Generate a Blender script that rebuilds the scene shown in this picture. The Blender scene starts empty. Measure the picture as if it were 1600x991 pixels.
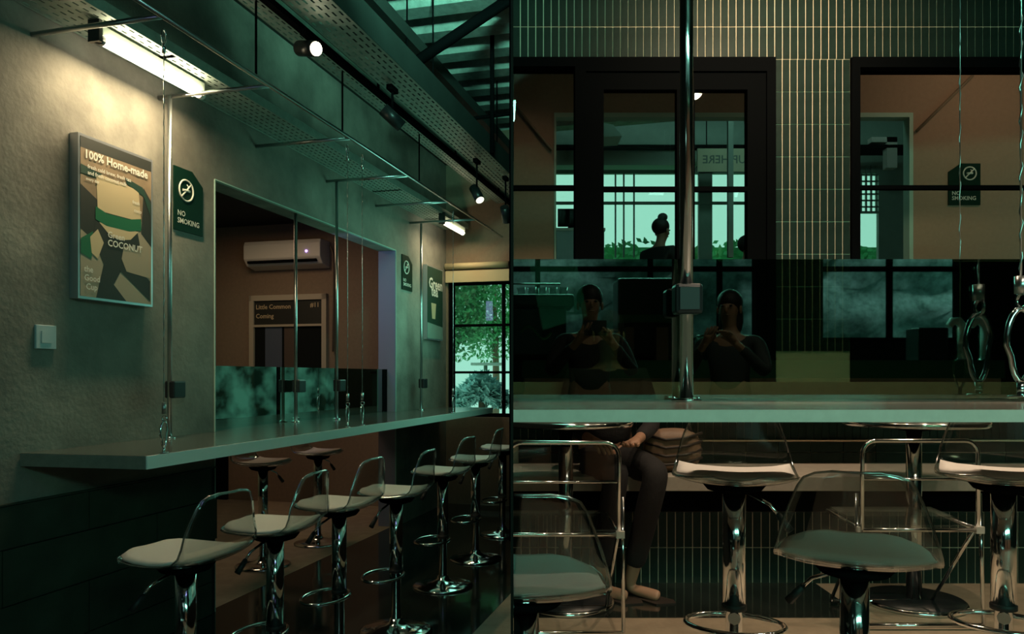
import bpy, bmesh, math, random
from mathutils import Vector, Matrix, noise
random.seed(7)
PI = math.pi
S = bpy.context.scene
COL = S.collection
# ------------------------------------------------------------------ camera
F, YH, H = 1200.0, 588.0, 1.38          # focal length in px of the 1600 px frame, horizon row, eye height
cam = bpy.data.objects.new('camera', bpy.data.cameras.new('camera'))
COL.objects.link(cam); S.camera = cam
cam.location = (0, 0, H); cam.rotation_euler = (PI/2, 0, 0)
cam.data.sensor_width = 36; cam.data.lens = 36*F/1600
cam.data.shift_y = (YH-495.5)/1600
cam.data.clip_start = 0.05; cam.data.clip_end = 200
# ------------------------------------------------------------------ view, world
S.view_settings.view_transform = 'Standard'; S.view_settings.look = 'None'
S.view_settings.exposure = 0.0; S.view_settings.gamma = 1.0
S.view_settings.use_curve_mapping = False
S.cycles.transparent_max_bounces = 20
S.cycles.max_bounces = 8
S.cycles.sample_clamp_indirect = 4.0
W = bpy.data.worlds.new('world'); S.world = W; W.use_nodes = True
bg = W.node_tree.nodes['Background']
bg.inputs[0].default_value = (0.47, 1.0, 0.80, 1); bg.inputs[1].default_value = 0.85
# ------------------------------------------------------------------ lights
def area(name, loc, direction, sx, sy, power, col, spread=None):
    l = bpy.data.lights.new(name, 'AREA'); l.shape = 'RECTANGLE'; l.size = sx; l.size_y = sy
    l.energy = power; l.color = col
    if spread: l.spread = spread
    o = bpy.data.objects.new(name, l); COL.objects.link(o)
    o.location = loc; o.rotation_euler = Vector(direction).to_track_quat('-Z', 'Y').to_euler()
    return o
def spot(name, loc, to, power, col, ang=60, blend=.6, r=.04):
    l = bpy.data.lights.new(name, 'SPOT'); l.energy = power; l.color = col
    l.spot_size = math.radians(ang); l.spot_blend = blend; l.shadow_soft_size = r
    o = bpy.data.objects.new(name, l); COL.objects.link(o)
    o.location = loc; o.rotation_euler = (Vector(to)-Vector(loc)).to_track_quat('-Z', 'Y').to_euler()
    return o
WARM = (1.0, .72, .42); TEAL = (.30, 1.0, .72); VIOLET = (.42, .42, 1.0)
sl = bpy.data.lights.new('sun', 'SUN'); sl.energy = 1.6; sl.angle = .1; sl.color = (.8, 1.0, .9)
sun = bpy.data.objects.new('sun', sl); COL.objects.link(sun); sun.rotation_euler = Vector((.12, -.42, -1)).to_track_quat('-Z', 'Y').to_euler()
# daylight through the street windows behind the photographer; added fills for left wall and deck
area('daylight_street_right', (1.8, -2.9, 2.95), (0.0, 1, -.25), 3.6, .45, 95, TEAL)
area('daylight_street_left', (-1.2, -2.9, 3.0), (-.1, 1, -.2), 2.0, .6, 1.2, (.6,1,.9))
area('side_fill', (-.03, 5.6, 2.0), (-1, -.15, -.2), 4.2, .7, 22, TEAL)  # added teal fill at the partition, no opening behind it
area('deck_fill', (-.12, 3.0, 3.55), (-.2, 1, .30), .3, .2, 20, TEAL, math.radians(80))  # added light aimed at the roof deck flanks, no real opening
# ------------------------------------------------------------------ materials
def mat(name, col=(.5,.5,.5), rough=.5, metal=0, spec=.5, emit=None, es=0, var=0, vscale=8, bump=0, bscale=60, coat=0):
    m = bpy.data.materials.new(name); m.use_nodes = True
    nt = m.node_tree; b = nt.nodes['Principled BSDF']
    b.inputs['Base Color'].default_value = (*col, 1); b.inputs['Roughness'].default_value = rough
    b.inputs['Metallic'].default_value = metal; b.inputs['Specular IOR Level'].default_value = spec
    if coat: b.inputs['Coat Weight'].default_value = coat
    if emit: b.inputs['Emission Color'].default_value = (*emit, 1); b.inputs['Emission Strength'].default_value = es
    if var or bump:
        tc = nt.nodes.new('ShaderNodeTexCoord')
    if var:
        n = nt.nodes.new('ShaderNodeTexNoise'); n.inputs['Scale'].default_value = vscale
        n.inputs['Detail'].default_value = 8; n.inputs['Roughness'].default_value = .62
        nt.links.new(tc.outputs['Object'], n.inputs['Vector'])
        r = nt.nodes.new('ShaderNodeValToRGB'); nt.links.new(n.outputs['Fac'], r.inputs[0])
        r.color_ramp.elements[0].position = .32; r.color_ramp.elements[1].position = .70
        r.color_ramp.elements[0].color = (*[c*(1-var) for c in col], 1)
        r.color_ramp.elements[1].color = (*[min(1, c*(1+var)) for c in col], 1)
        nt.links.new(r.outputs[0], b.inputs['Base Color'])
    if bump:
        n2 = nt.nodes.new('ShaderNodeTexNoise'); n2.inputs['Scale'].default_value = bscale
        n2.inputs['Detail'].default_value = 4
        nt.links.new(tc.outputs['Object'], n2.inputs['Vector'])
        bp = nt.nodes.new('ShaderNodeBump'); bp.inputs['Strength'].default_value = bump
        bp.inputs['Distance'].default_value = .01
        nt.links.new(n2.outputs['Fac'], bp.inputs['Height']); nt.links.new(bp.outputs[0], b.inputs['Normal'])
    return m
def glass(name, tint, base, edge, rough=.02, gcol=(1,1,1)):
    """thin sheet: tinted transmission plus a Fresnel-weighted reflection"""
    m = bpy.data.materials.new(name); m.use_nodes = True; nt = m.node_tree
    for n in list(nt.nodes): nt.nodes.remove(n)
    out = nt.nodes.new('ShaderNodeOutputMaterial'); mix = nt.nodes.new('ShaderNodeMixShader')
    t = nt.nodes.new('ShaderNodeBsdfTransparent'); t.inputs[0].default_value = (*tint, 1)
    g = nt.nodes.new('ShaderNodeBsdfGlossy'); g.inputs['Roughness'].default_value = rough
    g.inputs[0].default_value = (*gcol, 1)
    lw = nt.nodes.new('ShaderNodeLayerWeight'); lw.inputs[0].default_value = .35
    mr = nt.nodes.new('ShaderNodeMapRange'); mr.inputs['To Min'].default_value = base; mr.inputs['To Max'].default_value = edge
    nt.links.new(lw.outputs['Facing'], mr.inputs['Value'])
    nt.links.new(mr.outputs[0], mix.inputs[0]); nt.links.new(t.outputs[0], mix.inputs[1])
    nt.links.new(g.outputs[0], mix.inputs[2]); nt.links.new(mix.outputs[0], out.inputs[0])
    return m
M = dict(
 plaster=mat('grey plaster', (.19,.175,.145), .8, var=.45, vscale=1.9, bump=.25, bscale=40),
 cladding=mat('dark green cladding', (.030,.042,.030), .5, var=.3, vscale=5, spec=.3),
 joint=mat('dark joint', (.004,.005,.004), .9),
 lacquer=mat('black polished floor', (.012,.016,.014), .09, spec=.5, var=.4, vscale=3),
 concrete=mat('beige concrete floor', (.30,.235,.165), .55, var=.18, vscale=9, bump=.15),
 brown=mat('brown painted wall', (.23,.165,.11), .8, var=.08, vscale=30),
 beige=mat('beige painted wall', (.34,.22,.15), .8, var=.07, vscale=30),
 dark=mat('dark ceiling', (.022,.028,.024), .8, var=.2, vscale=5),
 darkwall=mat('dark rear wall', (.012,.014,.013), 1, spec=0),
 deck=mat('galvanised deck', (.42,.50,.46), .5, metal=.1, var=.25, vscale=14),
 tray=mat('galvanised tray', (.32,.38,.33), .5, metal=.35, var=.15, vscale=20),
 black=mat('black steel', (.004,.0045,.005), .7, spec=0),
 blackplastic=mat('black plastic', (.016,.018,.020), .35),
 chrome=mat('chrome', (.78,.80,.80), .10, metal=1),
 steel=mat('brushed steel tube', (.50,.54,.54), .28, metal=1),
 counter=mat('counter laminate', (.22,.20,.17), .16, var=.12, vscale=30, spec=.6),
 counter_dark=mat('dark counter top', (.075,.085,.075), .14, var=.12, vscale=30, spec=.6),
 lip=mat('pale counter edge', (.48,.55,.50), .4, var=.06, vscale=40),
 cushion=mat('pale seat pad', (.52,.49,.45), .55, bump=.1),
 rubber=mat('black rubber', (.01,.01,.01), .6),
 tile=mat('dark green glazed tile', (.016,.031,.025), .45, var=.25, vscale=11, spec=.12),
 grout=mat('tan grout', (.80,.68,.50), .9),
 ledge=mat('bench stone', (.36,.33,.28), .5, var=.1, vscale=20),
 striptan=mat('tan window ledge', (.62,.40,.28), .5, var=.1, vscale=12),
 white=mat('off white plastic', (.62,.60,.54), .45),
 offwhite=mat('cream frame', (.42,.36,.27), .6),
 silver=mat('aluminium frame', (.55,.57,.62), .3, metal=.8),
 tube=mat('lit tube', (1,1,1), .5, emit=(1.0,.90,.66), es=9),
 bulb=mat('lit lens', (1,1,1), .5, emit=(1.0,.88,.62), es=14),
 lens=mat('dim lens', (1,1,1), .4, emit=(1.0,.9,.7), es=1.6),
 led=mat('violet indicator', (.5,.3,1), .4, emit=(.5,.3,1.0), es=3),
 skin=mat('skin', (.34,.19,.12), .55),
 cloth_black=mat('black cloth', (.010,.010,.011), .85, bump=.2),
 cloth_navy=mat('dark cloth', (.018,.026,.026), .85),
 hair=mat('dark hair', (.010,.008,.007), .6),
 bag=mat('tan bag leather', (.20,.125,.08), .55, var=.2, vscale=12),
 bagdark=mat('dark bag stripe', (.02,.014,.010), .6),
 signgreen=mat('sign green', (.003,.022,.013), .5, spec=.12),
 print_white=mat('printed white', (.68,.66,.58), .6),
 print_tan=mat('printed tan', (.24,.165,.10), .6, var=.2, vscale=9),
 print_cream=mat('printed cream', (.52,.40,.24), .6),
 print_beige=mat('printed beige', (.33,.27,.19), .6),
 print_green=mat('printed green', (.010,.115,.045), .5),
 print_dark=mat('printed dark', (.014,.016,.012), .6),
 print_deep=mat('printed bottle green', (.008,.040,.024), .6),
 leaf=mat('leaf', (.10,.36,.15), .5, var=.5, vscale=3),
 grass=mat('grass', (.12,.55,.24), .8, var=.4, vscale=2),
 pave=mat('pale paving', (.75,.85,.78), .8, var=.1, vscale=2),
 rock=mat('mottled stone bank', (.40,.85,.78), .9, var=.6, vscale=7, bump=.5, bscale=8),
 bulk=mat('grey bulkhead', (.17,.24,.20), .7, var=.08, vscale=9),
 bulklight=mat('pale bulkhead', (.36,.52,.44), .7),
 blind=mat('cream roller blind', (.55,.44,.26), .7),
 bluewhite=mat('pale grey panel', (.42,.50,.52), .5),
 signboard=mat('pale sign board', (.60,.62,.42), .6),
 paper=mat('paper cup white', (.7,.78,.76), .5),
 cardboard=mat('brown card', (.22,.13,.09), .7),
 clear=glass('clear acrylic', (.88,.92,.91), .075, .55, .04),
 clearrim=glass('acrylic edge', (.50,.56,.54), .26, .7, .15),
 green=glass('green glass', (.27,.38,.31), .19, .7, .012, (.80,1.0,.93)),
 pane=glass('window glass', (.93,.97,.95), .012, .3, .01),
 glowpane=mat('glowing fill pane', (.02,.05,.04), .4, emit=(.10,.62,.42), es=.30, var=0),  # added glow surface that lights the left room
)
def mottle(m, a, b, scale):
    nt = m.node_tree; p = nt.nodes['Principled BSDF']
    tc = nt.nodes.new('ShaderNodeTexCoord'); n = nt.nodes.new('ShaderNodeTexNoise'); n.inputs['Scale'].default_value = scale
    n.inputs['Detail'].default_value = 6
    r = nt.nodes.new('ShaderNodeValToRGB'); r.color_ramp.elements[0].position = .38; r.color_ramp.elements[1].position = .62
    r.color_ramp.elements[0].color = (*a, 1); r.color_ramp.elements[1].color = (*b, 1)
    nt.links.new(tc.outputs['Object'], n.inputs[0]); nt.links.new(n.outputs['Fac'], r.inputs[0]); nt.links.new(r.outputs[0], p.inputs['Emission Color'])
mottle(M['glowpane'], (.0,.02,.012), (.25,.95,.65), 4)  # uneven glow painted in for the left glass to mirror
# ------------------------------------------------------------------ frames of the two rooms
TH = math.atan2(.9662, .2577)
LM = Matrix.Rotation(TH, 4, 'Z')                   # left room: x runs along its wall, y towards the wall
D1 = Vector((math.cos(TH), math.sin(TH))); NN = Vector((-math.sin(TH), math.cos(TH)))
RM = Matrix.Identity(4)
WO = 2.843                                         # left wall plane
FR = .259                                          # right room's floor
def P(px, py, d): return Vector(((px-800)/F*d, d, H+(YH-py)/F*d))
def L(px, py=YH, off=WO):
    """point on the left room's plane y=off seen at a pixel, in left-room coordinates"""
    X = (px-800)/F; d = off/(X*NN.x+NN.y)
    return Vector((X*d*D1.x+d*D1.y, off, H+(YH-py)/F*d))
def LD(px, py, d):
    w = P(px, py, d); return Vector((w.x*D1.x+w.y*D1.y, w.x*NN.x+w.y*NN.y, w.z))
def LZ(px, py, z): return LD(px, py, (z-H)*F/(YH-py))
# ------------------------------------------------------------------ mesh builder
class MB:
    def __init__(s): s.v = []; s.f = []; s.sm = []
    def add(s, vs, fs, smooth=False):
        o = len(s.v); s.v += [tuple(v) for v in vs]; s.f += [tuple(i+o for i in f) for f in fs]; s.sm += [smooth]*len(fs); return s
    def box(s, a, b):
        x0,x1 = sorted((a[0],b[0])); y0,y1 = sorted((a[1],b[1])); z0,z1 = sorted((a[2],b[2]))
        return s.add([(x0,y0,z0),(x1,y0,z0),(x1,y1,z0),(x0,y1,z0),(x0,y0,z1),(x1,y0,z1),(x1,y1,z1),(x0,y1,z1)],
              [(0,3,2,1),(4,5,6,7),(0,1,5,4),(1,2,6,5),(2,3,7,6),(3,0,4,7)])
    def prism(s, pts, off):
        """polygon given as 3-D points, thickened by vector off"""
        n = len(pts); o = Vector(off); a = [Vector(p) for p in pts]
        return s.add(a+[p+o for p in a], [tuple(range(n))[::-1], tuple(range(n, 2*n))]+[(i,(i+1)%n,(i+1)%n+n,i+n) for i in range(n)])
    def tube(s, pts, r, n=10, closed=False, caps=True):
        pts = [Vector(p) for p in pts]; k = len(pts); rr = r if isinstance(r, (list, tuple)) else [r]*k
        vs = []; prev = None
        for i, p in enumerate(pts):
            if closed: t = pts[(i+1)%k]-pts[i-1]
            else: t = pts[min(i+1,k-1)]-pts[max(i-1,0)]
            if t.length < 1e-9: t = Vector((0,0,1))
            t.normalize()
            if prev is None:
                u = t.cross(Vector((0,0,1)))
                if u.length < .05: u = t.cross(Vector((0,1,0)))
            else: u = prev-t*prev.dot(t)
            u.normalize(); prev = u; w = t.cross(u)
            for j in range(n):
                a = 2*PI*j/n; vs.append(p+(u*math.cos(a)+w*math.sin(a))*rr[i])
        fs = []
        for i in range(k if closed else k-1):
            for j in range(n):
                a = i*n+j; b = i*n+(j+1)%n; c = ((i+1)%k)*n+(j+1)%n; d = ((i+1)%k)*n+j; fs.append((a,b,c,d))
        s.add(vs, fs, True)
        if caps and not closed:
            o = len(s.v)-len(vs); s.f += [tuple(o+j for j in range(n))[::-1], tuple(o+(k-1)*n+j for j in range(n))]; s.sm += [False]*2
        return s
    def lathe(s, prof, c=(0,0,0), n=28, smooth=True):
        vs = []; 
        for r, z in prof:
            for j in range(n): a = 2*PI*j/n; vs.append((c[0]+r*math.cos(a), c[1]+r*math.sin(a), c[2]+z))
        fs = [(i*n+j, i*n+(j+1)%n, (i+1)*n+(j+1)%n, (i+1)*n+j) for i in range(len(prof)-1) for j in range(n)]
        fs += [tuple(range(n))[::-1], tuple((len(prof)-1)*n+j for j in range(n))]
        return s.add(vs, fs, smooth)
    def ball(s, c, rx, ry=None, rz=None, n=14, m=9):
        ry = ry or rx; rz = rz or rx; vs = []
        for i in range(m+1):
            t = PI*i/m
            for j in range(n): a = 2*PI*j/n; vs.append((c[0]+rx*math.sin(t)*math.cos(a), c[1]+ry*math.sin(t)*math.sin(a), c[2]+rz*math.cos(t)))
        return s.add(vs, [(i*n+j, (i+1)*n+j, (i+1)*n+(j+1)%n, i*n+(j+1)%n) for i in range(m) for j in range(n)], True)
    def mesh(s, name):
        me = bpy.data.meshes.new(name); me.from_pydata(s.v, [], s.f)
        me.polygons.foreach_set('use_smooth', s.sm); me.validate(); me.update(); return me
    def build(s, name, m, parent=None, frame=None, bevel=0):
        o = bpy.data.objects.new(name, s.mesh(name)); COL.objects.link(o); o.data.materials.append(M[m] if isinstance(m, str) else m)
        if parent is not None: o.parent = parent
        elif frame is not None: o.matrix_world = frame
        if bevel:
            b = o.modifiers.new('bevel', 'BEVEL'); b.width = bevel; b.segments = 2; b.limit_method = 'ANGLE'
        return o
def box(a, b): return MB().box(a, b)
def tag(o, label=None, cat=None, group=None, kind=None):
    if label: o['label'] = label
    if cat: o['category'] = cat
    if group: o['group'] = group
    if kind: o['kind'] = kind
    return o
def struct(o, label, cat='structure'): return tag(o, label, cat, kind='structure')
def thing(name, label, cat, loc=(0,0,0), rz=0, group=None, frame=RM):
    o = bpy.data.objects.new(name, None); COL.objects.link(o); o.empty_display_size = .1
    o.matrix_world = frame @ Matrix.Translation(loc) @ Matrix.Rotation(rz, 4, 'Z')
    return tag(o, label, cat, group)
def copy_tree(o, parent=None):
    c = o.copy(); COL.objects.link(c)
    if parent is not None: c.parent = parent
    for ch in list(o.children): copy_tree(ch, c)
    return c
def place(o, loc, rz=0, frame=RM): o.matrix_world = frame @ Matrix.Translation(loc) @ Matrix.Rotation(rz, 4, 'Z'); return o
def piece(name, me, m, parent, loc):
    o = bpy.data.objects.new(name, me); COL.objects.link(o); o.parent = parent; o.location = loc; return o
FONTM = {}
def text_mb(txt, size, origin, ux, uz, off, mirror=False, thick=.0006, bold=0):
    """letters as thin solid print: origin = lower left, ux / uz unit directions, off = outward normal"""
    c = bpy.data.curves.new('t', 'FONT'); c.body = txt; c.size = size; c.resolution_u = 2; c.offset = bold; c.space_line = .95
    o = bpy.data.objects.new('t', c); COL.objects.link(o)
    dg = bpy.context.evaluated_depsgraph_get(); me = bpy.data.meshes.new_from_object(o.evaluated_get(dg))
    ux = Vector(ux); uz = Vector(uz); n = Vector(off); og = Vector(origin)
    w = max([v.co.x for v in me.vertices] or [0])
    b = MB(); vs = []
    for v in me.vertices:
        x = (w-v.co.x) if mirror else v.co.x
        vs.append(og+ux*x+uz*v.co.y+n*thick)
    b.add(vs, [tuple(p.vertices) for p in me.polygons])
    bpy.data.objects.remove(o); bpy.data.curves.remove(c); bpy.data.meshes.remove(me)
    return b
def perforated(x0, x1, y0, y1, z, pitch, slot, rows, slot_w, lip=.03):
    """sheet with real slots, folded lips along both long edges"""
    b = MB(); nx = int((x1-x0)/pitch); px = (x1-x0)/nx; ph = (y1-y0)/rows
    xs = [x0]; 
    for i in range(nx): xs += [x0+i*px+(px-slot)/2, x0+i*px+(px+slot)/2]
    xs.append(x1); ys = [y0]
    for j in range(rows): ys += [y0+j*ph+(ph-slot_w)/2, y0+j*ph+(ph+slot_w)/2]
    ys.append(y1)
    vs = [(x, y, z) for y in ys for x in xs]; n = len(xs)
    fs = [(j*n+i, j*n+i+1, (j+1)*n+i+1, (j+1)*n+i) for j in range(len(ys)-1) for i in range(n-1) if not (i % 2 == 1 and j % 2 == 1)]
    b.add(vs, fs)
    b.box((x0, y0-.002, z-.002), (x1, y0+.002, z+lip)).box((x0, y1-.002, z-.002), (x1, y1+.002, z+lip))
    return b
# ================================================================== SETTING
# ---- added dividing panel, exactly edge-on, keeps the two rooms' light apart
struct(box((-.002, 1.15, 0), (.002, 12.5, 4.6)).build('wall_divider', 'darkwall', frame=RM), 'thin dark partition added between the two rooms')
struct(box((-.01, -3.05, 0), (.01, -.45, 4.3)).build('light_baffle_rear', 'darkwall', frame=RM), 'unseen dark baffle added behind the camera')  # added to keep the right room's daylight off the left room
# ---- left room
S0, S1, S2, SE = -3.5, L(335).x, L(618).x, L(697).x
ZT, WT = 2.532, .17
w = MB(); w.box((S0, WO, 0), (S1, WO+WT, 4.0)).box((S2, WO, 0), (SE+.2, WO+WT, 4.0)).box((S1, WO, ZT), (S2, WO+WT, 4.0))
wall_left = struct(w.build('wall_left', 'plaster', frame=LM), 'mottled grey plaster wall with wide opening to the back room')
for i, (xa, m) in enumerate(((S2, 'jamb'),)):
    pass
struct(MB().box((S1-.004, WO-.006, .0), (S1+.003, WO+.02, ZT)).box((S1, WO-.006, ZT-.003), (S2, WO+.02, ZT+.004)).box((S2-.003, WO-.006, 0), (S2+.004, WO+.02, ZT)).build('trim_11', 'bulklight', frame=LM), 'pale corner bead around the wall opening')
# cladding panels below
zs = [0, .19, .43, .665, .845]
clad = struct(box((S0, WO-.006, 0), (S1, WO, .845)).build('wall_cladding', 'joint', frame=LM), 'dark green panelled lower wall under the counter')
pm = {}
vx = L(219, 880).x
for j in range(4):
    z0, z1 = zs[j], zs[j+1]; st = .9; off = (vx - (0 if j == 2 else .45)) % st
    x = S0+off-st
    while x < S1:
        a, b_ = max(x, S0)+.003, min(x+st, S1)-.003
        if b_-a > .05 and b_ > .5:
            k = (round(b_-a, 3), j)
            if k not in pm:
                pm[k] = box((0, 0, 0), (b_-a, .014, z1-z0-.006)).mesh('panel'); pm[k].materials.append(M['cladding'])
            piece('panel', pm[k], None, clad, (a, WO-.020, z0+.003))
        x += st
struct(box((S0, WO-.022, .845), (S1, WO, .852)).build('trim_1', 'cladding', frame=LM), 'thin top edge of the dark lower cladding')
# left floors
def lw(s, o): v = LM @ Vector((s, o, 0)); return (v.x, v.y)
def poly_floor(pts, z, t, name, m, label):
    b = MB(); b.prism([(x, y, z) for x, y in pts], (0, 0, -t)); return struct(b.build(name, m, frame=RM), label)
def sx0(o): return o*.9662/.2577            # s where the plane y=o meets the divider
BO = 1.262
poly_floor([lw(-2.2, BO), lw(-2.2, WO+.04), lw(SE, WO+.04), (-.003, lw(SE, sx0(0))[1] if 0 else (LM@Vector((SE, SE*.2577/.9662, 0))).y), (-.003, (LM@Vector((sx0(BO), BO, 0))).y)], 0, .1, 'floor_band', 'lacquer', 'black polished floor strip along the left counter')
poly_floor([lw(-2.2, BO), (-.003, (LM@Vector((sx0(BO), BO, 0))).y), (-.003, -3.2), lw(-2.2, -2.2)], -.001, .1, 'floor_left', 'concrete', 'beige concrete floor of the left room')
poly_floor([lw(S1-1.2, WO+.04), lw(S1-1.2, 5.6), lw(7.6, 5.6), lw(7.6, WO+.04)], -.001, .1, 'floor_back_room', 'concrete', 'beige concrete floor seen through the opening')
# back room of the left picture
SB = 7.5
struct(box((SB, WO+WT, 0), (SB+.1, 5.6, 3.4)).build('wall_back_room', 'brown', frame=LM), 'brown painted wall seen through the opening')
struct(box((S1-1.2, 5.5, 0), (SB, 5.6, 3.4)).build('wall_back_room_side', 'brown', frame=LM), 'brown side wall of the back room')
struct(box((S1-1.2, WO+WT, 0), (S1-1.1, 5.6, 3.4)).build('wall_back_room_near', 'darkwall', frame=LM), 'dark near wall of the back room')
struct(box((S1-1.2, WO+WT, 3.05), (SB, 5.6, 3.4)).build('ceiling_back_room', 'joint', frame=LM), 'black ceiling of the back room')
# end wall with window
OE = SE*.2577/.9662                                      # where it meets the divider
def zE(py): return H+(YH-py)/F*8.25
zt, zb = zE(440), zE(652)
w = MB(); w.box((SE, OE+.003, zt), (SE+.15, WO, 4.0)).box((SE, OE+.003, 0), (SE+.15, WO, zb)).box((SE, L(699.5).y-.02, zb), (SE+.15, WO, zt))
struct(w.build('wall_end', 'brown', frame=LM), 'brown end wall above the far window')
win = struct(MB().box((SE+.03, WO-.075, zb), (SE+.09, WO-.02, zt)).box((SE+.03, OE+.01, zt-.03), (SE+.09, WO-.02, zt)).box((SE+.03, OE+.01, zb), (SE+.09, WO-.02, zb+.04)).build('window_1', 'black', frame=LM), 'black framed window at the far end of the counter')
def oE(px): return LD(px, 500, 1).y/LD(px, 500, 1).x*SE
b = MB(); o785 = oE(785)
b.box((SE+.035, o785-.016, zb), (SE+.075, o785+.016, zt))
for py in (508, 582): b.box((SE+.03, OE+.01, zE(py)-.013), (SE+.08, WO-.02, zE(py)+.013))
b.build('glazing_bar', 'black', win)
box((SE+.05, OE+.01, zb), (SE+.056, WO-.03, zt)).build('pane', 'pane', win)
rb = thing('roller_blind', 'cream roller blind rolled up above the far left window', 'blind', (0,0,0), 0, None, LM)
box((SE-.05, OE+.02, zE(441)), (SE-.02, WO-.01, zE(423))).build('fabric', 'blind', rb)
MB().tube([(SE-.05, OE+.02, zE(416)), (SE-.05, WO-.01, zE(416))], .035, 12).build('roller', 'blind', rb)
# ceiling deck, soffit
b = MB(); pitch = .40; x = 1.5; prof = []
while x < SE+.1:
    prof += [(x, 4.0), (x+.16, 4.0), (x+.18, 4.16), (x+.28, 4.16)]; x += pitch
n = len(prof); vs = [(p[0], 0.0, p[1]) for p in prof]+[(p[0], WO, p[1]) for p in prof]
b.add(vs, [(i, i+1, n+i+1, n+i) for i in range(n-1)])
b.box((1.4, 0, 4.2), (SE+.2, WO+.2, 4.25))
struct(b.build('ceiling_left', 'deck', frame=LM), 'ribbed metal roof deck over the left room')
struct(box((-3.5, -3.5, 4.25), (SE+.2, WO+.2, 4.3)).build('ceiling_slab', 'dark', frame=LM), 'dark slab above the left room')
struct(box((S0, 2.02, 3.67), (SE, WO, 3.76)).build('ceiling_soffit', 'dark', frame=LM), 'dark soffit along the top of the left wall')
# added glowing panes on the divider's left face, lighting the left room
sw = struct(MB().box((-.006, 2.0, .95), (-.003, 7.6, 1.0)).box((-.006, 2.0, 2.55), (-.003, 7.6, 2.6)).build('side_glow_frame', 'black', frame=RM), 'black frame of the added glowing side panes')
for k in range(7):
    y0 = 2.0+k*.8
    box((-.007, y0, .95), (-.003, y0+.05, 2.6)).build('mullion', 'black', sw)
    box((-.005, y0+.05, 1.0), (-.0035, y0+.8, 2.55)).build('pane', 'glowpane', sw)
# ================================================================== street side behind the camera
b = MB(); YB = -3.1
ZS = 1.72
b.box((-4.5, YB-.15, 0), (6.2, YB, ZS)).box((-4.5, YB-.15, 2.9), (6.2, YB, 4.3)).box((-4.5, YB-.15, ZS), (-1.5, YB, 2.9)).box((2.45, YB-.15, ZS), (3.12, YB, 2.9)).box((-.2, YB-.15, ZS), (.0, YB, 2.9)).box((4.50, YB-.15, ZS), (6.2, YB, 2.9))
struct(b.build('wall_street', 'darkwall', frame=RM), 'dark street wall reflected in the green glass')
b = MB()
for x in (-1.4, .26, 1.4, 2.1, 3.82): b.box((x-.025, YB-.1, ZS), (x+.025, YB-.05, 2.9))
for x0, x1 in ((-1.5,-.2), (0, 2.45), (3.12, 4.5)): b.box((x0, YB-.1, 2.44), (x1, YB-.05, 2.49)).box((x0, YB-.1, ZS), (x1, YB-.04, ZS+.05))
struct(b.build('window_3', 'black', frame=RM), 'black street window frames reflected in the glass')
b = MB(); nx, nz = 60, 24
vs = [(-6+i*.25, YB-1.6+.25*noise.noise((i*.4, j*.4, 0)), .2+j*.14) for j in range(nz) for i in range(nx)]
b.add(vs, [(j*nx+i, j*nx+i+1, (j+1)*nx+i+1, (j+1)*nx+i) for j in range(nz-1) for i in range(nx-1)], True)
b.box((-6, YB-2.0, 0), (9, YB-1.9, 3.3))
tag(b.build('stone_bank', 'rock', frame=RM), 'mottled stone bank outside, reflected in the green glass', 'bank', kind='structure')
struct(box((-7, -7, -.12), (9, YB-.15, -.02)).build('ground_street', 'pave', frame=RM), 'pale paving outside the street windows')
# ================================================================== RIGHT ROOM shell
XR = 3.4
struct(box((.003, -3.1, FR-.1), (5.3, 4.62, FR)).build('floor_right', 'concrete', frame=RM), 'beige concrete floor of the right room')
XD = P(1352, 0, 3.56).x
struct(box((.003, 3.56, FR), (XD, 4.16, FR+.003)).build('floor_strip_right', 'lacquer', frame=RM), 'dark polished floor strip before the tiled bench')
struct(box((7.5, 4.8, 0), (7.6, 12, 4.6)).build('wall_inner_right', 'beige', frame=RM), 'beige far right wall of the inner rooms')
struct(box((5.3, -3.1, 0), (5.4, 4.6, 4.6)).build('wall_right', 'darkwall', frame=RM), 'dark wall right of the right room')
struct(box((.003, -3.1, 3.75), (5.3, 4.62, 3.85)).build('ceiling_right', 'dark', frame=RM), 'dark ceiling of the right room')
DW = 4.62; PX = DW/F
def xw(px): return (px-800)*PX
def zw(py): return H+(YH-py)*PX
TP = .04632; TH_ = 50.7*PX
tile_me = box((0, 0, 0), (TP-.0062, .006, TH_-.0062)).mesh('tile'); tile_me.materials.append(M['tile'])
z597 = zw(597)
back = MB()
back.box((.003, DW, zw(93)), (7.6, DW+.12, 4.55))
back.box((xw(1210.3), DW, z597), (xw(1328), DW+.12, zw(93)))
back.box((.003, DW, FR), (XR+.5, DW+.12, z597))
wb = struct(back.build('wall_back', 'grout', frame=RM), 'wall of dark green finger tiles with tan grout')
x0 = xw(1210.3)
cols = int(x0/TP)+1
for j in range(2):
    for i in range(-cols, 35):
        x = x0+i*TP
        if x < .003 or x > xw(1606): continue
        piece('tile', tile_me, None, wb, (x+.0021, DW-.008, zw(93)+j*TH_+.0021))
for j in range(10):
    for i in range(10):
        z = zw(93)-(j+1)*TH_
        if z < z597: continue
        sc = (xw(1328)-x0)/10/TP
        o = piece('tile', tile_me, None, wb, (x0+i*TP*sc+.0021, DW-.008, z+.0021)); o.scale.x = sc
# rest beyond the frame, one part
b = MB()
for i in range(35, 52):
    for j in range(2): b.box((x0+i*TP+.002, DW-.008, zw(93)+j*TH_+.002), (x0+(i+1)*TP-.002, DW, zw(93)+(j+1)*TH_-.002))
for i in range(-cols, 52):
    if x0+i*TP > .003: b.box((x0+i*TP+.002, DW-.008, zw(93)+2*TH_+.002), (x0+(i+1)*TP-.002, DW, 3.75))
tag(b.build('tile_row', 'tile', wb), kind='stuff')
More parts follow.
